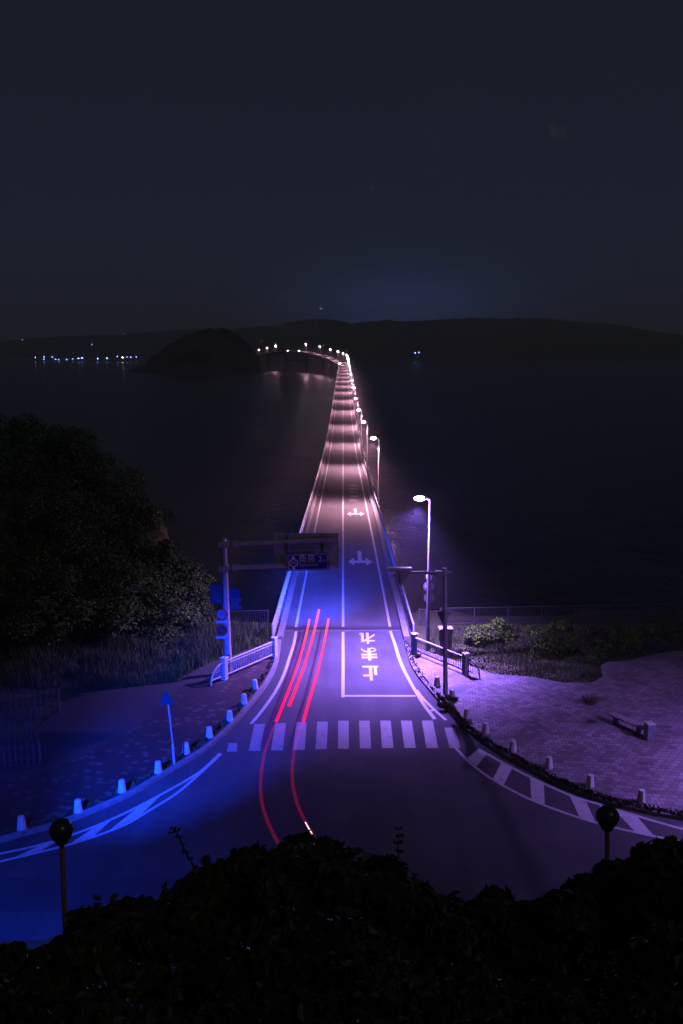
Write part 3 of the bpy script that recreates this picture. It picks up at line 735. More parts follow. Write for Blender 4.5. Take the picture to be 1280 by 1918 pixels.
# ------------------------------------------------------------------ guard rails on the approach
def guard_rail(name, label, P, posts, endpts, grp):
    """P: two (px, py) ground points; rail from first to second, then a curved end"""
    a, c = P
    a.z = zp(a.y)+PH-.01; c.z = zp(c.y)+PH-.01
    t = thing(name, label, 'guard rail', tuple(a), grp)
    d_ = c - a; L = d_.length; u = d_.normalized(); Hh = 1.0
    for p in (a, c):
        b = MB(); b.box((p.x, p.y, p.z + .62), (.28, .28, 1.26), rz=math.atan2(u.y, u.x), bev=.04); b.box((p.x, p.y, p.z+1.28), (.36,.36,.08), rz=math.atan2(u.y, u.x), bev=.02)
        b.build('post', M['white_metal'], t)
    up_ = Vector((0,0,1))
    MB().tube([a + up_*1.06, c + up_*1.06], .05, 10).build('top_rail', M['white_metal'], t, True)
    MB().tube([a + up_*.90, c + up_*.90], .028, 8).build('middle_rail', M['white_metal'], t, True)
    MB().tube([a + up_*.26, c + up_*.26], .04, 10).build('bottom_rail', M['white_metal'], t, True)
    b = MB(); n = int(L/.155)
    for k in range(1, n):
        p = a.lerp(c, k/n); b.tube([p + up_*.26, p + up_*.9], .018, 6)
    b.build('bars', M['white_metal'], t)
    e_ = endpts; e_.z = zp(e_.y)+PH
    b = MB(); pts = []
    for k in range(9):
        s_ = k/8; q = c.lerp(e_, math.sin(s_*math.pi/2)**1.0); pts.append(Vector((q.x, q.y, q.z + 1.04*math.cos(s_*math.pi/2)**.8)))
    b.tube(pts, .045, 10); q1 = c.lerp(e_, .93); b.tube([c + up_*.26, q1 + up_*.26], .035, 8)
    m_ = int((e_-c).length/.16)
    for k in range(1, m_):
        s_ = k/m_; q = c.lerp(e_, s_); top = 1.04*max(0, math.cos(math.asin(min(1, s_))))**.8
        if top > .35: b.tube([q + up_*.26, q + up_*top], .018, 6)
    b.build('curved_end', M['white_metal'], t, True)
    return t
guard_rail('guard_rail', 'white guard rail on the left pavement lit bright blue, curved at its near end', (G(514.5,1232,PH), G(421.5,1273,PH)), 2, G(396,1284,PH), 'guard rails at the bridge end')
guard_rail('guard_rail', 'white guard rail on the right pavement lit violet, curved at its near end', (G(776,1224,PH), G(872,1264,PH)), 2, G(899,1271,PH), 'guard rails at the bridge end')

# ------------------------------------------------------------------ bollards
def make_bollard():
    t = thing('bollard', 'x', 'bollard', (0,0,0))
    b = MB(); b.lathe((0,0,0), [(.185,-.03),(.185,.02),(.175,.05),(.125,.48),(.115,.505),(.04,.515)], 8); b.build('stone', M['bollard'], t, True)
    b = MB(); b.lathe((0,0,0), [(.205,-.04),(.205,.015),(.19,.022)], 8); b.build('footing', M['concrete'], t)
    return t
bol0 = make_bollard(); first = True
LB = [(478,1290),(458,1318),(431,1350),(393,1381),(349,1411),(297,1447),(229,1483),(147,1521),(41,1553)]
RB = [(819,1284),(847,1309),(875,1345),(910,1373),(961,1407),(1028,1438),(1105,1472),(1201,1501)]
for side, LST in (('left', LB), ('right', RB)):
    for k, (x, y) in enumerate(LST):
        o = bol0 if first else copy_tree(bol0); first = False
        p = G(x, y, PH); o.location = (p.x, p.y, zp(p.y) + PH); o.rotation_euler = (0, 0, rnd.uniform(-.2,.2))
        n_ = len(LST) - k
        o['label'] = ('blue-lit' if side == 'left' else 'violet-lit') + ' stone bollard on the %s pavement, %s of its row from the bridge' % (side, 'first' if k == 0 else ORD[k])
        o['group'] = 'stone bollards along the kerbs'

# ------------------------------------------------------------------ left triangular sign
p = G(327, 1432, PH); tpt = A(318, 1322, p.y); t = thing('warning_sign', 'small triangular sign on a thin leaning pole behind the left row of bollards', 'sign', (p.x, p.y, zp(p.y)+PH))
MB().tube([(p.x, p.y, zp(p.y)+PH), (p.x+(tpt.x-p.x)*.3, p.y, zp(p.y)+PH+.95)], .055, 10).build('pole_sleeve', M['white_metal'], t, True)
b = MB(); top_ = A(313, 1295, p.y); b.tube([(p.x+(tpt.x-p.x)*.3, p.y, zp(p.y)+PH+.95), (top_.x, p.y, top_.z)], .035, 10); b.build('pole', M['steel'], t, True)
a, c, d_ = A(298,1319,p.y), A(327,1319,p.y), A(312,1290,p.y); b = MB()
cc = (a+c+d_)/3; fl_ = [a + (cc-a)*.07, c + (cc-c)*.07, d_ + (cc-d_)*.07]
b.poly([v + Vector((0,-.06,0)) for v in (a, c, d_)], (0,.02,0)); sg = b.build('sign_panel', M['signdark'], t)
b = MB(); b.poly([cc + (v-cc)*.8 + Vector((0,-.066,0)) for v in (a, c, d_)], (0,.004,0)); b.build('sign_face', mat('dull blue sign face', (.008,.01,.022)), sg)

# ------------------------------------------------------------------ bench, litter box, tuft, manhole
a, c = G(1146,1352,PH), G(1205,1378,PH); d_ = c - a; u = d_.normalized(); rz = math.atan2(u.y, u.x); md = (a+c)/2
t = thing('bench', 'low backless plaza bench beside the litter box on the right paving', 'bench', (md.x, md.y, zp(md.y)+PH))
b = MB(); nrm = Vector((-u.y, u.x, 0))
for k in (-1, 0, 1):
    q = md + nrm*(.15*k); b.box((q.x, q.y, zp(md.y)+PH+.43), (d_.length+.2, .135, .07), rz=rz, bev=.01)
b.build('seat', M['bench'], t)
for f_ in (.12, .88):
    q = a.lerp(c, f_); b = MB(); b.box((q.x, q.y, zp(q.y)+PH+.2), (.09, .38, .4), rz=rz, bev=.01); b.build('leg', M['concrete'], t)
p = G(1215.5, 1385, PH); zz = zp(p.y)+PH
t = thing('litter_box', 'dark upright litter box standing at the near end of the bench', 'litter box', (p.x, p.y, zz))
b = MB(); b.box((p.x, p.y, zz+.40), (.36,.36,.80), rz=.2, bev=.02); b.build('body', mat('dull painted steel', (.13,.13,.16), rough=.5, col2=(.09,.09,.11), scale=5), t)
b = MB(); b.box((p.x, p.y, zz+.83), (.40,.40,.05), rz=.2, bev=.015); b.build('lid', M['signback'], t)
p = G(1109,1351,PH); b = MB(); b.disc((p.x, p.y, zp(p.y)+PH+.001), .24, (0,.0001,1), .008); tag(b.build('manhole_cover', M['iron']), 'small dark round manhole cover in the right paving', 'manhole cover')

# stone gate pillar and iron fences at land's end
p = G(834, 1228, 0); q = A(834,1178,p.y); t = thing('gate_pillar', 'square stone pillar with a pale cap behind the right guard rail', 'pillar', (p.x, p.y, zp(p.y)))
hh_ = q.z - zp(p.y); b = MB(); b.box((p.x, p.y, zp(p.y)+hh_/2), (.76,.5,hh_), bev=.04); b.build('shaft', M['concrete'], t)
b = MB(); b.box((p.x, p.y, zp(p.y)+hh_+.05), (.88,.6,.12), bev=.03); b.build('cap', M['concrete'], t)
def iron_fence(label, P0, P1, H, m, gap=.16, r_=.02, name='iron_fence'):
    a, c = Vector(P0), Vector(P1); t = thing(name, label, 'fence', tuple(a)); up_ = Vector((0,0,1)); L = (c-a).length
    for z, nm in ((H, 'top_rail'), (.15, 'bottom_rail')): MB().tube([a+up_*z, c+up_*z], r_*1.3, 6).build(nm, m, t)
    n = max(1, int(L/2.2))
    for k in range(n+1):
        q = a.lerp(c, k/n); b = MB(); b.box((q.x, q.y, q.z+H/2), (.07,.07,H+.06)); b.build('post', m, t)
    b = MB(); n = int(L/gap)
    for k in range(n):
        q = a.lerp(c, (k+.5)/n); b.box((q.x, q.y, q.z+H/2), (r_,r_,H-.1))
    b.build('bars', m, t); return t
F0 = lambda x, y: (x, y, zp(y) - .03)
iron_fence('thin iron fence between the right bridge end and the stone pillar', F0(5.3,57.2), F0(p.x-.5,57.0), 1.15, M['iron'])
iron_fence('dark iron fence behind the shrubs right of the stone pillar', F0(p.x+.5,57.0), F0(23.5,58.2), 1.25, M['iron'], .14, .022)
iron_fence('thin iron fence behind the left guard rail at the bridge end', F0(-5.2,57.0), F0(-9.2,56.6), 1.1, M['iron'])

# timber palisades on the left
def palisade(label, Pa, Pb, H, n):
    a, c = Vector(Pa), Vector(Pb); t = thing('palisade', label, 'fence', tuple(a), 'timber palisades on the left')
    for k in range(n+1):
        q = a.lerp(c, k/n); b = MB(); r_ = .075 if k in (0, n) else .05; hh = H*(1.08 if k in (0, n) else 1) + rnd.uniform(-.04,.04)
        b.tube([(q.x, q.y, q.z-.1), (q.x+rnd.uniform(-.02,.02), q.y, q.z+hh)], r_, 8); b.build('stake', M['wood'], t, True)
    for z in (.22*H, .78*H):
        MB().tube([a + Vector((0,.06,z)), c + Vector((0,.06,z))], .035, 8).build('rail', M['wood'], t, True)
def PG(x, y): q = G(x, y, PH); return (q.x, q.y, zp(q.y)+PH-.02)
palisade('timber palisade at the far side of the left path, ending in a thick post', PG(-60,1322), PG(110,1334), 1.15, 15)
palisade('timber palisade turning towards the camera at the left edge of the view', PG(-70,1400), PG(68,1381), 1.45, 13)
palisade('lowest timber palisade on the far left, half lost in the dark', PG(-60,1444), PG(75,1428), 1.0, 12)

# ------------------------------------------------------------------ foliage
def leaves(rs, centres, n, size, aspect=.55, squash=.8, shell=.45):
    """n leaf-shaped quads spread through a set of ellipsoid clumps: centres = [(x,y,z,rx,ry,rz)]"""
    C_ = np.array(centres); w_ = (C_[:,3]*C_[:,4]*C_[:,5])**(2/3); idx = rs.choice(len(C_), n, p=w_/w_.sum())
    d = rs.normal(size=(n,3)); d /= np.linalg.norm(d, axis=1)[:,None]
    r_ = (shell + (1-shell)*rs.random(n)**.6)[:,None] * (1 + .10*rs.normal(size=(n,1)))
    P = C_[idx,:3] + d*r_*C_[idx,3:6]
    nrm = d + rs.normal(size=(n,3))*.75 + np.array([0,0,.3]); nrm /= np.linalg.norm(nrm, axis=1)[:,None]
    a = np.cross(nrm, rs.normal(size=(n,3))); a /= np.linalg.norm(a, axis=1)[:,None]; b_ = np.cross(nrm, a)
    L = size*(.6+.8*rs.random(n))[:,None]; Wd = L*aspect
    V = np.empty((n,4,3)); V[:,0] = P - a*L/2; V[:,1] = P + b_*Wd/2 + nrm*L*.06; V[:,2] = P + a*L/2; V[:,3] = P - b_*Wd/2 + nrm*L*.06
    return V.reshape(-1,3)
def clumps(rs, c, R3, n, k=.42):
    out_ = [(c[0], c[1], c[2], R3[0]*.62, R3[1]*.62, R3[2]*.62)]
    for _ in range(n):
        d = rs.normal(size=3); d /= np.linalg.norm(d); d[2] = d[2]*.9+.1; f = .5 + .42*rs.random(); q = k*(.6+.6*rs.random())
        out_.append((c[0]+d[0]*R3[0]*f, c[1]+d[1]*R3[1]*f, c[2]+d[2]*R3[2]*f, R3[0]*q, R3[1]*q, R3[2]*q*.85))
    return out_
rs = np.random.RandomState(11)
def tree(x, y, ztop, rad, hcrown, label, n, lm, size, name='tree', cat='tree', grp=None, core=True):
    z0 = land_z(x, y); zc = ztop - hcrown/2
    t = thing(name, label, cat, (x, y, z0), grp)
    cl = clumps(rs, (x, y, zc), (rad, rad*.9, hcrown/2), 16)
    quads('crown', lm, leaves(rs, cl, n, size), t)
    b = MB(); h_ = max(zc - z0, .6)
    b.tube([(x, y, z0-.3), (x+.1, y, z0+h_*.5), (x-.05, y, zc)], [.05*rad+.07, .04*rad+.05, .02*rad+.03], 8)
    for k in range(5):
        c_ = cl[1+k]; b.tube([(x, y, z0+h_*(.55+.08*k)), ((x+c_[0])/2, (y+c_[1])/2, (z0+h_*.7+c_[2])/2+.1), (c_[0], c_[1], c_[2])], [.02*rad+.03, .015*rad+.02, .015], 6)
    b.build('trunk' if name == 'tree' else 'stem', M['bark'], t)
    return t
TR = [(15,786,63,4.2,7,'tallest tree at the left edge, its top faintly lit'), (105,797,61,3.6,6.5,'second tree from the left edge on the skyline of the wooded slope'),
      (182,862,59.5,3.2,6,'third tree down the skyline of the wooded slope'), (238,935,58.5,2.9,5.5,'fourth tree down the skyline of the wooded slope'),
      (288,998,57.5,2.6,5,'fifth tree down the skyline of the wooded slope'), (332,1060,57,2.3,4.6,'sixth tree down the skyline, leaning to the water'),
      (368,1118,56.5,1.9,3.6,'lowest tree of the slope beside the gantry pole'),
      (55,900,55,3.3,6,'middle tree under the tallest one at the left edge'), (150,950,54.5,3.0,5.6,'broad tree in the middle of the wooded slope'),
      (232,1030,54,2.7,5,'middle tree of the slope above the tall grass'), (305,1100,54,2.2,4,'small tree of the slope above the tall grass'),
      (25,1010,51.5,2.8,5,'lower tree at the left edge above the palisade'), (110,1050,51.5,2.7,4.8,'lower tree in front of the broad one'),
      (195,1100,52,2.3,4,'low bushy tree standing in the tall grass'), (60,1120,50.0,2.2,3.6,'bushy tree nearest the palisade'), (262,1140,52.5,1.9,3.2,'small bushy tree left of the pavement path')]
for (px, py, Y, r_, hc, lb_) in TR:
    p = A(px, py, Y); tree(p.x, Y, p.z, r_, hc, 'dark olive ' + lb_, int(2400*r_*hc/6)+2500, M['leaf_tree'], .21, grp='trees of the left slope')
SH_ = [(898,1172,52.7,1.2,1.7,'feathery shrub with a paler top just right of the stone pillar',.15), (938,1162,53.3,1.45,2.1,'tall feathery shrub, second from the stone pillar',.15),
       (1033,1186,49.9,1.45,2.2,'rounded dense shrub at the edge of the right paving',.13), (1092,1212,49.6,1.5,1.6,'dark spreading shrub right of the rounded one',.14),
       (1150,1178,51.6,1.7,2.0,'dark shrub in front of the iron fence',.15), (1225,1166,53.0,1.8,2.0,'dark shrub by the iron fence near the right edge',.15), (1300,1170,52.8,1.7,2.0,'shrub cut by the right edge of the view',.15),
       (985,1212,51.2,1.0,1.1,'low shrub between the feathery and the rounded one',.12), (888,1222,52.2,.7,.8,'low leafy shrub behind the curved rail end',.12), (1000,1168,55.0,1.7,2.0,'dim shrub behind the rounded one',.15),
       (1075,1165,55.5,1.7,2.0,'dim shrub behind the dark spreading one',.15), (868,1192,54.5,.8,1.1,'small shrub at the foot of the stone pillar',.12)]
for (px, py, Y, r_, hc, lb_, sz) in SH_:
    p = A(px, py, Y); tree(p.x, Y, p.z, r_, hc, lb_, 4600, M['leaf_shrub'], sz, 'shrub', 'shrub', 'shrubs right of the bridge')
def tuft(label, px, py, r_, h_, n):
    p = G(px, py, PH); t = thing('weed_tuft', label, 'weed', (p.x, p.y, zp(p.y)+PH)); V = []
    for _ in range(n):
        a = rs.random()*6.28; q = r_*rs.random()**.8*.55; x, y = p.x+math.cos(a)*q, p.y+math.sin(a)*q*.7; hh = h_*(.35+.75*rs.random()); z = zp(y)+PH
        lx, ly = math.cos(a)*h_*(.2+.8*rs.random()), math.sin(a)*h_*.6*rs.random(); w_ = .02
        V += [(x-w_,y,z),(x+w_,y,z),(x+lx+w_*.3,y+ly,z+hh),(x+lx-w_*.3,y+ly,z+hh)]
    quads('blades', M['leaf_weed'], np.array(V), t); return t
tuft('tuft of weeds growing through the right paving behind the bench', 1107, 1318, .42, .42, 260)
tuft('weeds at the foot of the right guard rail post by the bridge', 782, 1232, .2, .3, 110)
tuft('bushy weeds at the right kerb by the sign pole', 829, 1325, .28, .28, 160)
tuft('weeds beside the second right bollard', 852, 1312, .2, .22, 70)
def grassfield(name, label, poly_px, n, h0, h1, zo=0.0, m=M['blade'], cat='grass', inset=0):
    P = [G(*p) for p in poly_px]; x0, x1 = min(p.x for p in P), max(p.x for p in P); y0, y1 = min(p.y for p in P), max(p.y for p in P); V = []
    def inside(x, y):
        c = False; j = len(P)-1
        for i in range(len(P)):
            if (P[i].y > y) != (P[j].y > y) and x < (P[j].x-P[i].x)*(y-P[i].y)/(P[j].y-P[i].y)+P[i].x: c = not c
            j = i
        return c
    k = 0
    while k < n:
        x, y = rs.uniform(x0, x1), rs.uniform(y0, y1)
        if not inside(x, y): continue
        k += 1; z = land_z(x, y)+zo; patchy = .55+.45*math.sin(x*1.3+math.sin(y*2.1)*1.5); hh = (h0+(h1-h0)*rs.random())*patchy + .05
        a = rs.random()*3.14; w_ = .022; dx, dy = math.cos(a)*w_, math.sin(a)*w_; lx, ly = (rs.random(2)-.5)*hh*.7
        V += [(x-dx,y-dy,z),(x+dx,y+dy,z),(x+lx+dx*.2,y+ly+dy*.2,z+hh),(x+lx-dx*.2,y+ly-dy*.2,z+hh)]
    return tag(quads(name, m, np.array(V)), label, cat, None, 'stuff')
grassfield('tall_grass', 'tall dim grass between the left path and the wooded slope', [(-60,1300),(40,1290),(150,1296),(250,1284),(330,1276),(400,1240),(500,1206),(512,1180),(300,1172),(-60,1185)], 26000, .35, 1.25)
grassfield('short_grass', 'short dark grass round the shrubs on the right', [(800,1214),(896,1254),(926,1264),(995,1269),(1053,1279),(1108,1279),(1125,1268),(1122,1248),(1136,1241),(1218,1227),(1400,1216),(1400,1180),(880,1174),(800,1180)], 22000, .08, .38)
# weeds and dry leaves in the gutter of the right kerb
V = []
for i in range(2600):
    s_ = rs.random()**1.1; j = s_*(len(KRs)-2); i0 = int(j); p = KRs[i0].lerp(KRs[i0+1], j-i0)
    if p.y > 53.4: continue
    dens = .85 if p.y < 42 else .22
    if rs.random() > dens: continue
    u_ = KRs[i0+1]-KRs[i0]; nn = Vector((-u_.y, u_.x, 0)).normalized(); q = p + nn*(.03+rs.random()*.30)
    hh = .04+.15*rs.random(); a = rs.random()*3.14; L = .05+.06*rs.random(); dx, dy = math.cos(a)*L, math.sin(a)*L; z = zp(q.y)+PH*.9
    V += [(q.x-dx,q.y-dy,z),(q.x+dx*.2,q.y+dy,z+hh*.3),(q.x+dx,q.y+dy,z+hh),(q.x-dx*.3,q.y-dy*.2,z+hh*.8)]
tag(quads('kerb_weeds', M['leaf_weed'], np.array(V)), 'straggling strip of weeds along the right kerb', 'weeds', None, 'stuff')
V = []
for i in range(900):
    s_ = .1+.85*rs.random(); j = s_*(len(KLs)-2); i0 = int(j); p = KLs[i0].lerp(KLs[i0+1], j-i0); q = p + Vector((-.3-.25*rs.random(), .25+.2*rs.random(), 0))
    hh = .03+.08*rs.random(); L = .04+.04*rs.random(); a = rs.random()*3.14; dx, dy = math.cos(a)*L, math.sin(a)*L; z = zp(q.y)+PH
    V += [(q.x-dx,q.y-dy,z),(q.x+dx,q.y+dy,z),(q.x+dx,q.y+dy,z+hh),(q.x-dx*.3,q.y-dy*.2,z+hh)]
tag(quads('kerb_moss', M['leaf_weed'], np.array(V)), 'low weeds behind the left kerb', 'weeds', None, 'stuff')

# foreground shrubs on the bank under the camera
def perp(p):
    d = (p - Vector((0, 0, CAMZ))).normalized(); return Vector((1, 0, 0)).cross(d).normalized()
def under(q, p, pv):
    """keep a clump below the crest line the photograph shows"""
    e_ = (Vector(q[:3]) - p).dot(pv) + q[5]*(.88 + .3*rs.random()) + .05
    if e_ > 0: n = Vector(q[:3]) - pv*e_; return (n.x, n.y, n.z, *q[3:])
    return q
def near_leaves(rs, centres, n, size):
    C_ = np.array(centres); w_ = (C_[:,3]*C_[:,4]*C_[:,5])**(2/3); idx = rs.choice(len(C_), n, p=w_/w_.sum())
    d = rs.normal(size=(n,3)); d[:,2] = np.abs(d[:,2])*.9 - .25; d /= np.linalg.norm(d, axis=1)[:,None]
    r_ = (.7 + .3*rs.random(n)**.7)[:,None]*(1+.05*rs.normal(size=(n,1)))
    far_ = rs.random(n) < .10; r_[far_] *= (1.0 + .28*rs.random((far_.sum(), 1)))
    P = C_[idx,:3] + d*r_*C_[idx,3:6]
    nrm = d*.8 + rs.normal(size=(n,3))*.6 + np.array([0,-.1,.4]); nrm /= np.linalg.norm(nrm, axis=1)[:,None]
    a = np.cross(nrm, rs.normal(size=(n,3))); a /= np.linalg.norm(a, axis=1)[:,None]; b_ = np.cross(nrm, a)
    L = size*(.55+.9*rs.random(n))[:,None]; Wd = L*.34
    V = np.empty((n,2,4,3)); mid = nrm*L*.10; tip = -nrm*L*.12
    for s_i, s_ in ((0,1),(1,-1)):
        V[:,s_i,0] = P - a*L*.5; V[:,s_i,1] = P - a*L*.12 + s_*b_*Wd + mid; V[:,s_i,2] = P + a*L*.22 + s_*b_*Wd*.85 + mid; V[:,s_i,3] = P + a*L*.55 + tip
    return V.reshape(-1,3)
NS = [(-40,1790,10.2,1.15),(60,1762,10.4,.85),(140,1745,10.2,.8),(225,1694,10.0,.95),(300,1668,10.4,.7),(375,1630,10.0,.9),(450,1607,10.2,.8),(520,1582,10.0,.8),(610,1562,9.6,.95),(690,1600,9.8,.8),
      (765,1630,9.8,.85),(845,1662,9.6,.8),(905,1692,9.6,.7),(975,1686,9.6,.75),(1050,1654,9.8,.8),(1130,1640,9.8,.85),(1205,1604,9.6,.8),(1275,1574,9.4,.9),(1340,1565,9.6,1.0)]
for k, (px, py, Y, r_) in enumerate(NS):
    p = A(px, py, Y); pv = perp(p); c = tuple(p - pv*r_*.78)
    t = thing('bank_shrub', 'nearly black broad-leaved shrub on the near bank, %s from the left in the back row' % ('first' if k == 0 else ORD[k]), 'shrub', (c[0], c[1], land_z(c[0], c[1])), 'shrubs on the near bank')
    cl = clumps(rs, c, (r_*1.05, r_*.9, r_*1.0), 14, .30)
    cl = [under(q, p, pv) for q in cl]
    quads('foliage', M['leaf_near'], near_leaves(rs, cl, 3200, .15), t)
    b = MB(); z0 = land_z(c[0], c[1])-.3
    for q in cl[1:6]: b.tube([(c[0], c[1], z0), ((c[0]+q[0])/2+.08, (c[1]+q[1])/2, (z0+q[2])/2), (q[0], q[1], q[2])], [.03,.022,.012], 6)
    b.build('stem', M['bark'], t)
NF = [(-60,1815,9.0,1.0),(60,1808,9.0,.95),(-10,1880,8.0,1.0),(140,1850,7.8,1.0),(280,1800,7.8,1.05),(420,1730,8.0,1.05),(560,1690,7.8,1.05),(690,1730,7.6,1.0),(830,1780,7.4,1.0),(960,1800,7.4,.95),(1090,1770,7.4,1.0),(1220,1730,7.4,1.05),(1330,1700,7.4,1.05),
      (60,1990,6.2,.9),(230,1930,6.0,.9),(400,1870,6.0,.95),(560,1840,5.8,.9),(720,1870,5.6,.9),(880,1900,5.6,.85),(1040,1900,5.6,.85),(1190,1870,5.6,.9),(1320,1840,5.6,.9)]
for k, (px, py, Y, r_) in enumerate(NF):
    p = A(px, py, Y); pv = perp(p); c = tuple(p - pv*r_*.85)
    row = 'middle' if k < 13 else 'front'; kk = k if k < 13 else k-13
    t = thing('bank_shrub', 'nearly black broad-leaved shrub on the near bank, %s from the left in the %s row' % ('first' if kk == 0 else ORD[kk], row), 'shrub', (c[0], c[1], land_z(c[0], c[1])), 'shrubs on the near bank')
    cl = clumps(rs, c, (r_*1.05, r_*.9, r_*.95), 8, .36)
    cl = [under(q, p, pv) for q in cl]
    quads('foliage', M['leaf_near'], near_leaves(rs, cl, 3300, .105), t)
def sprig(label, pts, Y):
    P = [A(x, y, Y) for x, y in pts]; t = thing('weed_sprig', label, 'weed', tuple(P[0]))
    MB().tube(P, [.012 - .007*i/len(P) for i in range(len(P))], 6).build('stem', M['bark'], t)
    V = []
    for i in range(2, len(P)):
        for s_ in (-1, 1):
            q = P[i]; L = .03+.05*rs.random(); dz = .05*(rs.random()-.3); V += [tuple(q), (q.x+s_*L*.5, q.y+.03, q.z+.018+dz*.5), (q.x+s_*L, q.y, q.z+dz), (q.x+s_*L*.5, q.y-.02, q.z-.012+dz*.5)]
    quads('foliage', M['leaf_near'], np.array(V), t)
sprig('thin curved sprig rising from the bank shrubs left of the red trails', [(372,1640),(365,1625),(356,1610),(348,1597),(342,1583),(336,1569),(331,1556),(326,1552),(323,1560)], 10)
sprig('thin upright sprig rising right of the middle of the bank', [(742,1640),(744,1625),(745,1610),(748,1595),(746,1580),(749,1566),(747,1553)], 9.8)
sprig('short sprig rising by the first crest of the bank shrubs', [(190,1720),(186,1708),(183,1696),(184,1686),(180,1680)], 10)

# globe lamps, unlit
def globe_lamp(label, px, py, pbx, pby, Y):
    c = A(px, py, Y); q = A(pbx, pby, Y); q2 = Vector((q.x + (q.x-c.x)*.3, Y, q.z-1.0))
    t = thing('globe_lamp', label, 'lamp', (q2.x, Y, land_z(q2.x, Y)), 'unlit globe lamps')
    MB().tube([q2, (c.x + (q.x-c.x)*.1, Y, c.z-.17)], [.048,.042], 12).build('pole', M['polebrown'], t, True)
    MB().lathe((c.x+.005, Y, c.z-.25), [(.05,0),(.10,.02),(.11,.08),(.07,.1)], 14).build('collar', M['iron'], t, True)
    b = MB(); b.lathe((c.x, Y, c.z), [(.02,-.2),(.10,-.19),(.165,-.12),(.205,0),(.19,.08),(.14,.15),(.07,.19),(.01,.2)], 20); b.build('globe', M['globe'], t, True)
globe_lamp('unlit dark globe lamp on a brown pole at the lower left', 115, 1556, 122, 1738, 13.3)
globe_lamp('unlit dark globe lamp on a brown pole at the lower right', 1138, 1529, 1141, 1640, 13.6)

# ------------------------------------------------------------------ red lights of passing traffic
def trail(label, pts, h, w, m):
    P = smooth_curve([G(x, y, h) for x, y in pts], 6)
    b = MB(); b.tube(P, w, 8, flat=.45); o = b.build('light_trail', m, None, True); tag(o, label, 'light trail', 'light trails of passing traffic'); return o
RED = glow('red tail light', (1.0, .012, .13), 1.0); REDL = RED
def trail_mat(name, y0, y1):
    m = glow(name, (1,.02,.15), 1.15); t = m.node_tree; em = t.nodes['Emission']; geo = t.nodes.new('ShaderNodeNewGeometry'); sx = t.nodes.new('ShaderNodeSeparateXYZ'); t.links.new(geo.outputs['Position'], sx.inputs[0])
    mr = t.nodes.new('ShaderNodeMapRange'); mr.inputs['From Min'].default_value = y0; mr.inputs['From Max'].default_value = y1; t.links.new(sx.outputs['Y'], mr.inputs[0])
    tr = t.nodes.new('ShaderNodeBsdfTransparent'); ad = t.nodes.new('ShaderNodeAddShader'); t.links.new(em.outputs[0], ad.inputs[0]); t.links.new(tr.outputs[0], ad.inputs[1]); t.links.new(ad.outputs[0], t.nodes['Material Output'].inputs[0])
    em.inputs[1].default_value = .72; tr.inputs[0].default_value = (.85,.6,.72,1)
    r_ = t.nodes.new('ShaderNodeValToRGB'); t.links.new(mr.outputs[0], r_.inputs[0]); r_.color_ramp.elements[0].color = (1.0,.002,.04,1); r_.color_ramp.elements[1].color = (1,.24,.22,1)
    k = r_.color_ramp.elements.new(.45); k.color = (1,.04,.06,1)
    t.links.new(r_.outputs[0], em.inputs[0]); return m
TM = trail_mat('red tail light streak', 39, 62)
trail('leftmost bright red light trail curving down the left lane', [(518,1351),(532,1316),(547,1277),(560,1240),(570,1204),(577,1176),(580,1160)], .75, .076, TM)
trail('middle red light trail, the highest and shortest one', [(542,1322),(553,1294),(567,1257),(580,1215),(590,1178),(598,1142)], 1.1, .085, TM)
trail('right bright red light trail curving down the left lane', [(569,1351),(578,1318),(588,1284),(598,1246),(607,1206),(613,1176),(616,1159)], .75, .076, TM)
RD = glow_add('dim red streak', (.9, .006, .09), .055)
trail('dim red light trail, the left of the two crossing the zebra crossing', [(518,1352),(506,1380),(496,1412),(490,1448),(489,1486),(496,1522),(513,1563),(538,1606)], .75, .065, RD)
trail('dim red light trail, the right of the two crossing the zebra crossing', [(569,1352),(557,1385),(550,1420),(548,1455),(553,1490),(566,1526),(590,1569)], .75, .065, RD)
trail('short white light trail at the end of the right dim red one', [(572.5,1540),(578,1550),(584,1560),(590,1569)], .78, .022, glow('white tail end', (1,.8,.85), 1.6))

# ------------------------------------------------------------------ cars far out on the bridge
def make_car():
    t = thing('car', 'x', 'car', (0,0,0))
    side = [(-2.1,.35),(-2.15,.8),(-1.9,.95),(-1.2,1.0),(-.6,1.45),(1.0,1.48),(1.7,1.0),(2.1,.9),(2.15,.35)]
    b = MB(); b.poly([(-.85, y, z) for y, z in side], (1.7,0,0)); b.build('body', M['car'], t)
    b = MB(); b.poly([(-.862,-1.0,1.04),(-.862,-.55,1.38),(-.862,.95,1.40),(-.862,1.45,1.04)], (-.004,0,0)); b.poly([(.862,-1.0,1.04),(.862,-.55,1.38),(.862,.95,1.40),(.862,1.45,1.04)], (.004,0,0)); b.build('windows', M['glass'], t)
    for x in (-.85,.85):
        for y in (-1.35,1.35):
            b = MB(); b.tube([(x-.1,y,.33),(x+.1,y,.33)], .33, 14); b.build('wheel', M['dark'], t)
    for x in (-.6,.6):
        b = MB(); b.box((x,-2.16,.68), (.38,.06,.22)); b.build('headlight', glow('headlight', (1,.92,.9), 1500, 'AUTO') if 'headlight' not in bpy.data.materials else bpy.data.materials['headlight'], t)
        b = MB(); b.box((x,2.16,.75), (.34,.06,.2)); b.build('taillight', glow('taillight', (1,.02,.08), 25, 'AUTO') if 'taillight' not in bpy.data.materials else bpy.data.materials['taillight'], t)
    return t
car0 = make_car(); CARS = [(1186,1.6,0,'car with bright headlights on the far crest of the bridge, above the pier'), (1150,1.6,0,'car with bright headlights on the far crest, right of the pier'), (872,-1.6,math.pi,'car with red tail lights where the bridge starts to bend')]
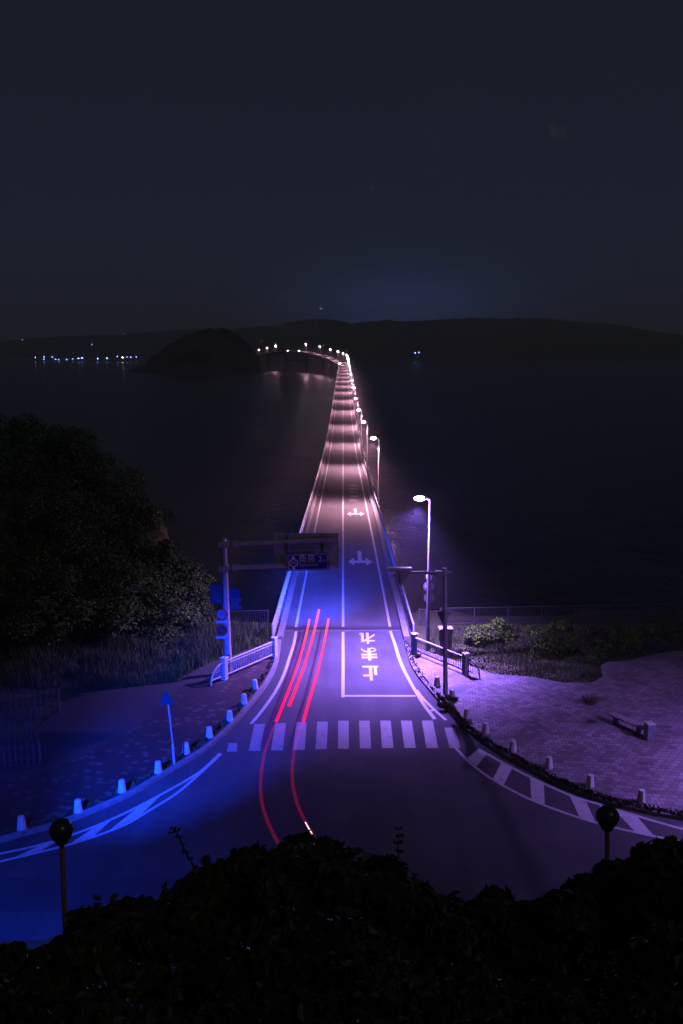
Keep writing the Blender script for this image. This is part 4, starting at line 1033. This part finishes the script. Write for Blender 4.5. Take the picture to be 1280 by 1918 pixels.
for k, (Y, off, rz, lb_) in enumerate(CARS):
    c = car0 if k == 0 else copy_tree(car0); i = min(range(len(path)), key=lambda j: abs(path[j].y - Y)); q = path[i] + NR[i]*off
    c.location = (q.x, q.y, zp(q.y)); c.rotation_euler = (0,0,math.atan2(NR[i].y, NR[i].x)+rz); c['label'] = lb_; c['group'] = 'cars on the bridge'
    if k == 2: c.rotation_euler = (0,0,0)

# ------------------------------------------------------------------ sea, islet, hills
mw = mat('sea water', (.004,.005,.009), rough=.25); tw = mw.node_tree; pw = tw.nodes['Principled BSDF']; pw.inputs['IOR'].default_value = 1.33
geo = tw.nodes.new('ShaderNodeNewGeometry'); hprev = None
for sc, st in ((.12,1.0),(.9,.25)):
    mp = tw.nodes.new('ShaderNodeMapping'); mp.inputs['Scale'].default_value = (1,.55,1); tw.links.new(geo.outputs['Position'], mp.inputs[0])
    n = tw.nodes.new('ShaderNodeTexNoise'); n.inputs['Scale'].default_value = sc; n.inputs['Detail'].default_value = 5; tw.links.new(mp.outputs[0], n.inputs['Vector'])
    v = mth('MULTIPLY', n.outputs['Fac'], st, tw); hprev = v if hprev is None else mth('ADD', hprev, v, tw)
bu = tw.nodes.new('ShaderNodeBump'); bu.inputs['Strength'].default_value = .6; bu.inputs['Distance'].default_value = 1.2
tw.links.new(hprev, bu.inputs['Height']); tw.links.new(bu.outputs[0], pw.inputs['Normal'])
b = MB(); b.add([(-4300,30,WATER),(4300,30,WATER),(4300,4300,WATER),(-4300,4300,WATER)], [(0,1,2,3)]); tag(b.build('sea', mw), kind='structure')
from mathutils import noise as mnoise
def ridge(name, prof, Yr, Yf, Yb, x0, x1, dx, amp):
    n = int((x1-x0)/dx); ts = [0,.15,.35,.6,.8,1.0,1.3,1.8]; vs = []
    for j, t_ in enumerate(ts):
        for i in range(n+1):
            px = x0 + (x1-x0)*i/n; top = A(px, yl(prof, px), Yr)
            s_ = math.sin(min(t_,1)*math.pi/2) if t_ <= 1 else max(0, 1-(t_-1)*1.1)
            Y = Yf + (Yr-Yf)*t_ + 60*mnoise.noise(Vector((px*.01, t_*2, 3)))*(0 if t_ in (0,1) else 1)
            hgt = (top.z - WATER)*s_ + WATER - (2 if t_ == 0 else 0)
            hgt += amp*mnoise.noise(Vector((px*.09, t_*9, 1.7)))*(0 if t_ == 0 else 1) + amp*.5*mnoise.noise(Vector((px*.3, t_*21, 5)))*(0 if t_ == 0 else 1)
            vs.append((top.x*Y/Yr if t_ <= 1 else top.x*Y/Yr, Y, hgt))
    w = n+1; b = MB(); b.add(vs, [(j*w+i, j*w+i+1, (j+1)*w+i+1, (j+1)*w+i) for j in range(len(ts)-1) for i in range(n)])
    return tag(b.build(name, M['hill'], smooth=True), kind='structure')
ridge('far_hills', [(-900,650),(-300,648),(0,640),(60,633),(130,629),(230,626),(300,620),(360,616),(420,614),(620,640),(700,650)], 3300, 2500, 4000, -900, 690, 5, 4)
ridge('island_hills', [(330,655),(400,634),(450,615),(480,612),(500,611),(520,609),(540,603),(570,599),(600,597),(630,599),(648,604),(657,607.5),(672,604),(700,602),(725,599.5),(745,600),(760,602),(800,600),(830,598),(900,595.5),(960,597),(1010,596.5),(1060,600),(1100,603),(1150,606),(1200,617),(1280,628),(1400,634),(2200,648)], 2500, 1950, 3300, 335, 2200, 3.5, 3)
ridge('wooded_islet', [(235,700),(262,690),(285,668),(305,652),(330,636),(360,622),(390,615),(425,616),(448,628),(468,646),(484,666),(500,688),(508,698)], 1150, 1060, 1300, 236, 508, 1.6, 4.0)

# lights on the far shore
quay = thing('quay', 'low quay wall under the row of blue lights on the far left shore', 'quay', (-620, 1880, WATER))
b = MB(); b.box((-612, 1885, WATER+1.4), (250, 8, 3.0)); b.build('wall', M['concrete'], quay)
SL = glow('blue white shore lamp', (.20,.32,1.0), 26, 'AUTO'); SLW = glow('warm shore lamp', (1,.75,.6), 45, 'AUTO')
def shore_lamp(px, py, Y, m, label, r_=.55):
    c = A(px, py, Y); base = max(WATER + (2.8 if Y < 1990 else 0), c.z - 40 if Y > 1990 else WATER+2.8)
    t = thing('shore_lamp', label, 'lamp', (c.x, Y, base), 'lights of the far shore')
    MB().tube([(c.x, Y, base), (c.x, Y, c.z)], .12, 5).build('pole', M['iron'], t)
    MB().lathe((c.x, Y, c.z), [(.05,-r_),(r_*.7,-r_*.7),(r_,0),(r_*.7,r_*.7),(.05,r_)], 8).build('lamp_glass', m, t)
    return t
xs_ = [(66,669.5),(82,673),(82.5,668.5),(98,668.5),(104,673),(110,673.5),(125,673.5),(136,672),(147,671.5),(154,670.5),(183,671.5),(200.5,671),(220,667.5),(230,669.5),(238,668.5),(245,669),(255.5,669)]
for k, (x, y) in enumerate(xs_):
    warm = k in (13,); big = k in (8,9,10,11,13)
    shore_lamp(x, y, 1880 if k % 2 else 1900, SLW if warm else SL, ('warm' if warm else 'small blue') + ' light on the quay of the far left shore, number %d from the left' % (k+1) if False else
               ('warm orange' if warm else 'small blue') + ' light on the far left quay, %s from its left end' % ('first' if k == 0 else ORD[k]), 1.15 if big else .75)
for (x, y, Y, lb_) in ((172,645,2600,'lone blue light on the hillside above the middle of the quay lights'), (233,624.5,2900,'lone faint light near the skyline above the quay lights'), (393,615.5,2900,'lone light on the skyline above the wooded islet'),
                       (42,636.5,2900,'faint light on the hillside at the far left'), (263,688.5,1500,'lone blue light low on the water right of the quay'), (778,661,1990,'left one of a pair of blue lights on the island shore right of the bridge'), (785,660.5,1990,'right one of a pair of blue lights on the island shore right of the bridge')):
    c = A(x, y, Y); t = shore_lamp(x, y, Y, SL, lb_, 1.0 if 'faint' not in lb_ else .6)

# ------------------------------------------------------------------ haze
HZ = 0.00037
b = MB(); b.box((0, 2150, (WATER-5+170)/2), (9000, 4500, 170-WATER+5))
mh = bpy.data.materials.new('night haze'); mh.use_nodes = True; th_ = mh.node_tree; th_.nodes.clear()
o_ = th_.nodes.new('ShaderNodeOutputMaterial'); pv = th_.nodes.new('ShaderNodeVolumePrincipled'); pv.inputs['Color'].default_value = (.93,.93,.97,1)
pv.inputs['Density'].default_value = HZ; pv.inputs['Anisotropy'].default_value = .0; th_.links.new(pv.outputs[0], o_.inputs['Volume'])
hz = b.build('haze', mh); tag(hz, 'thin night haze over the water', 'haze', None, 'stuff')
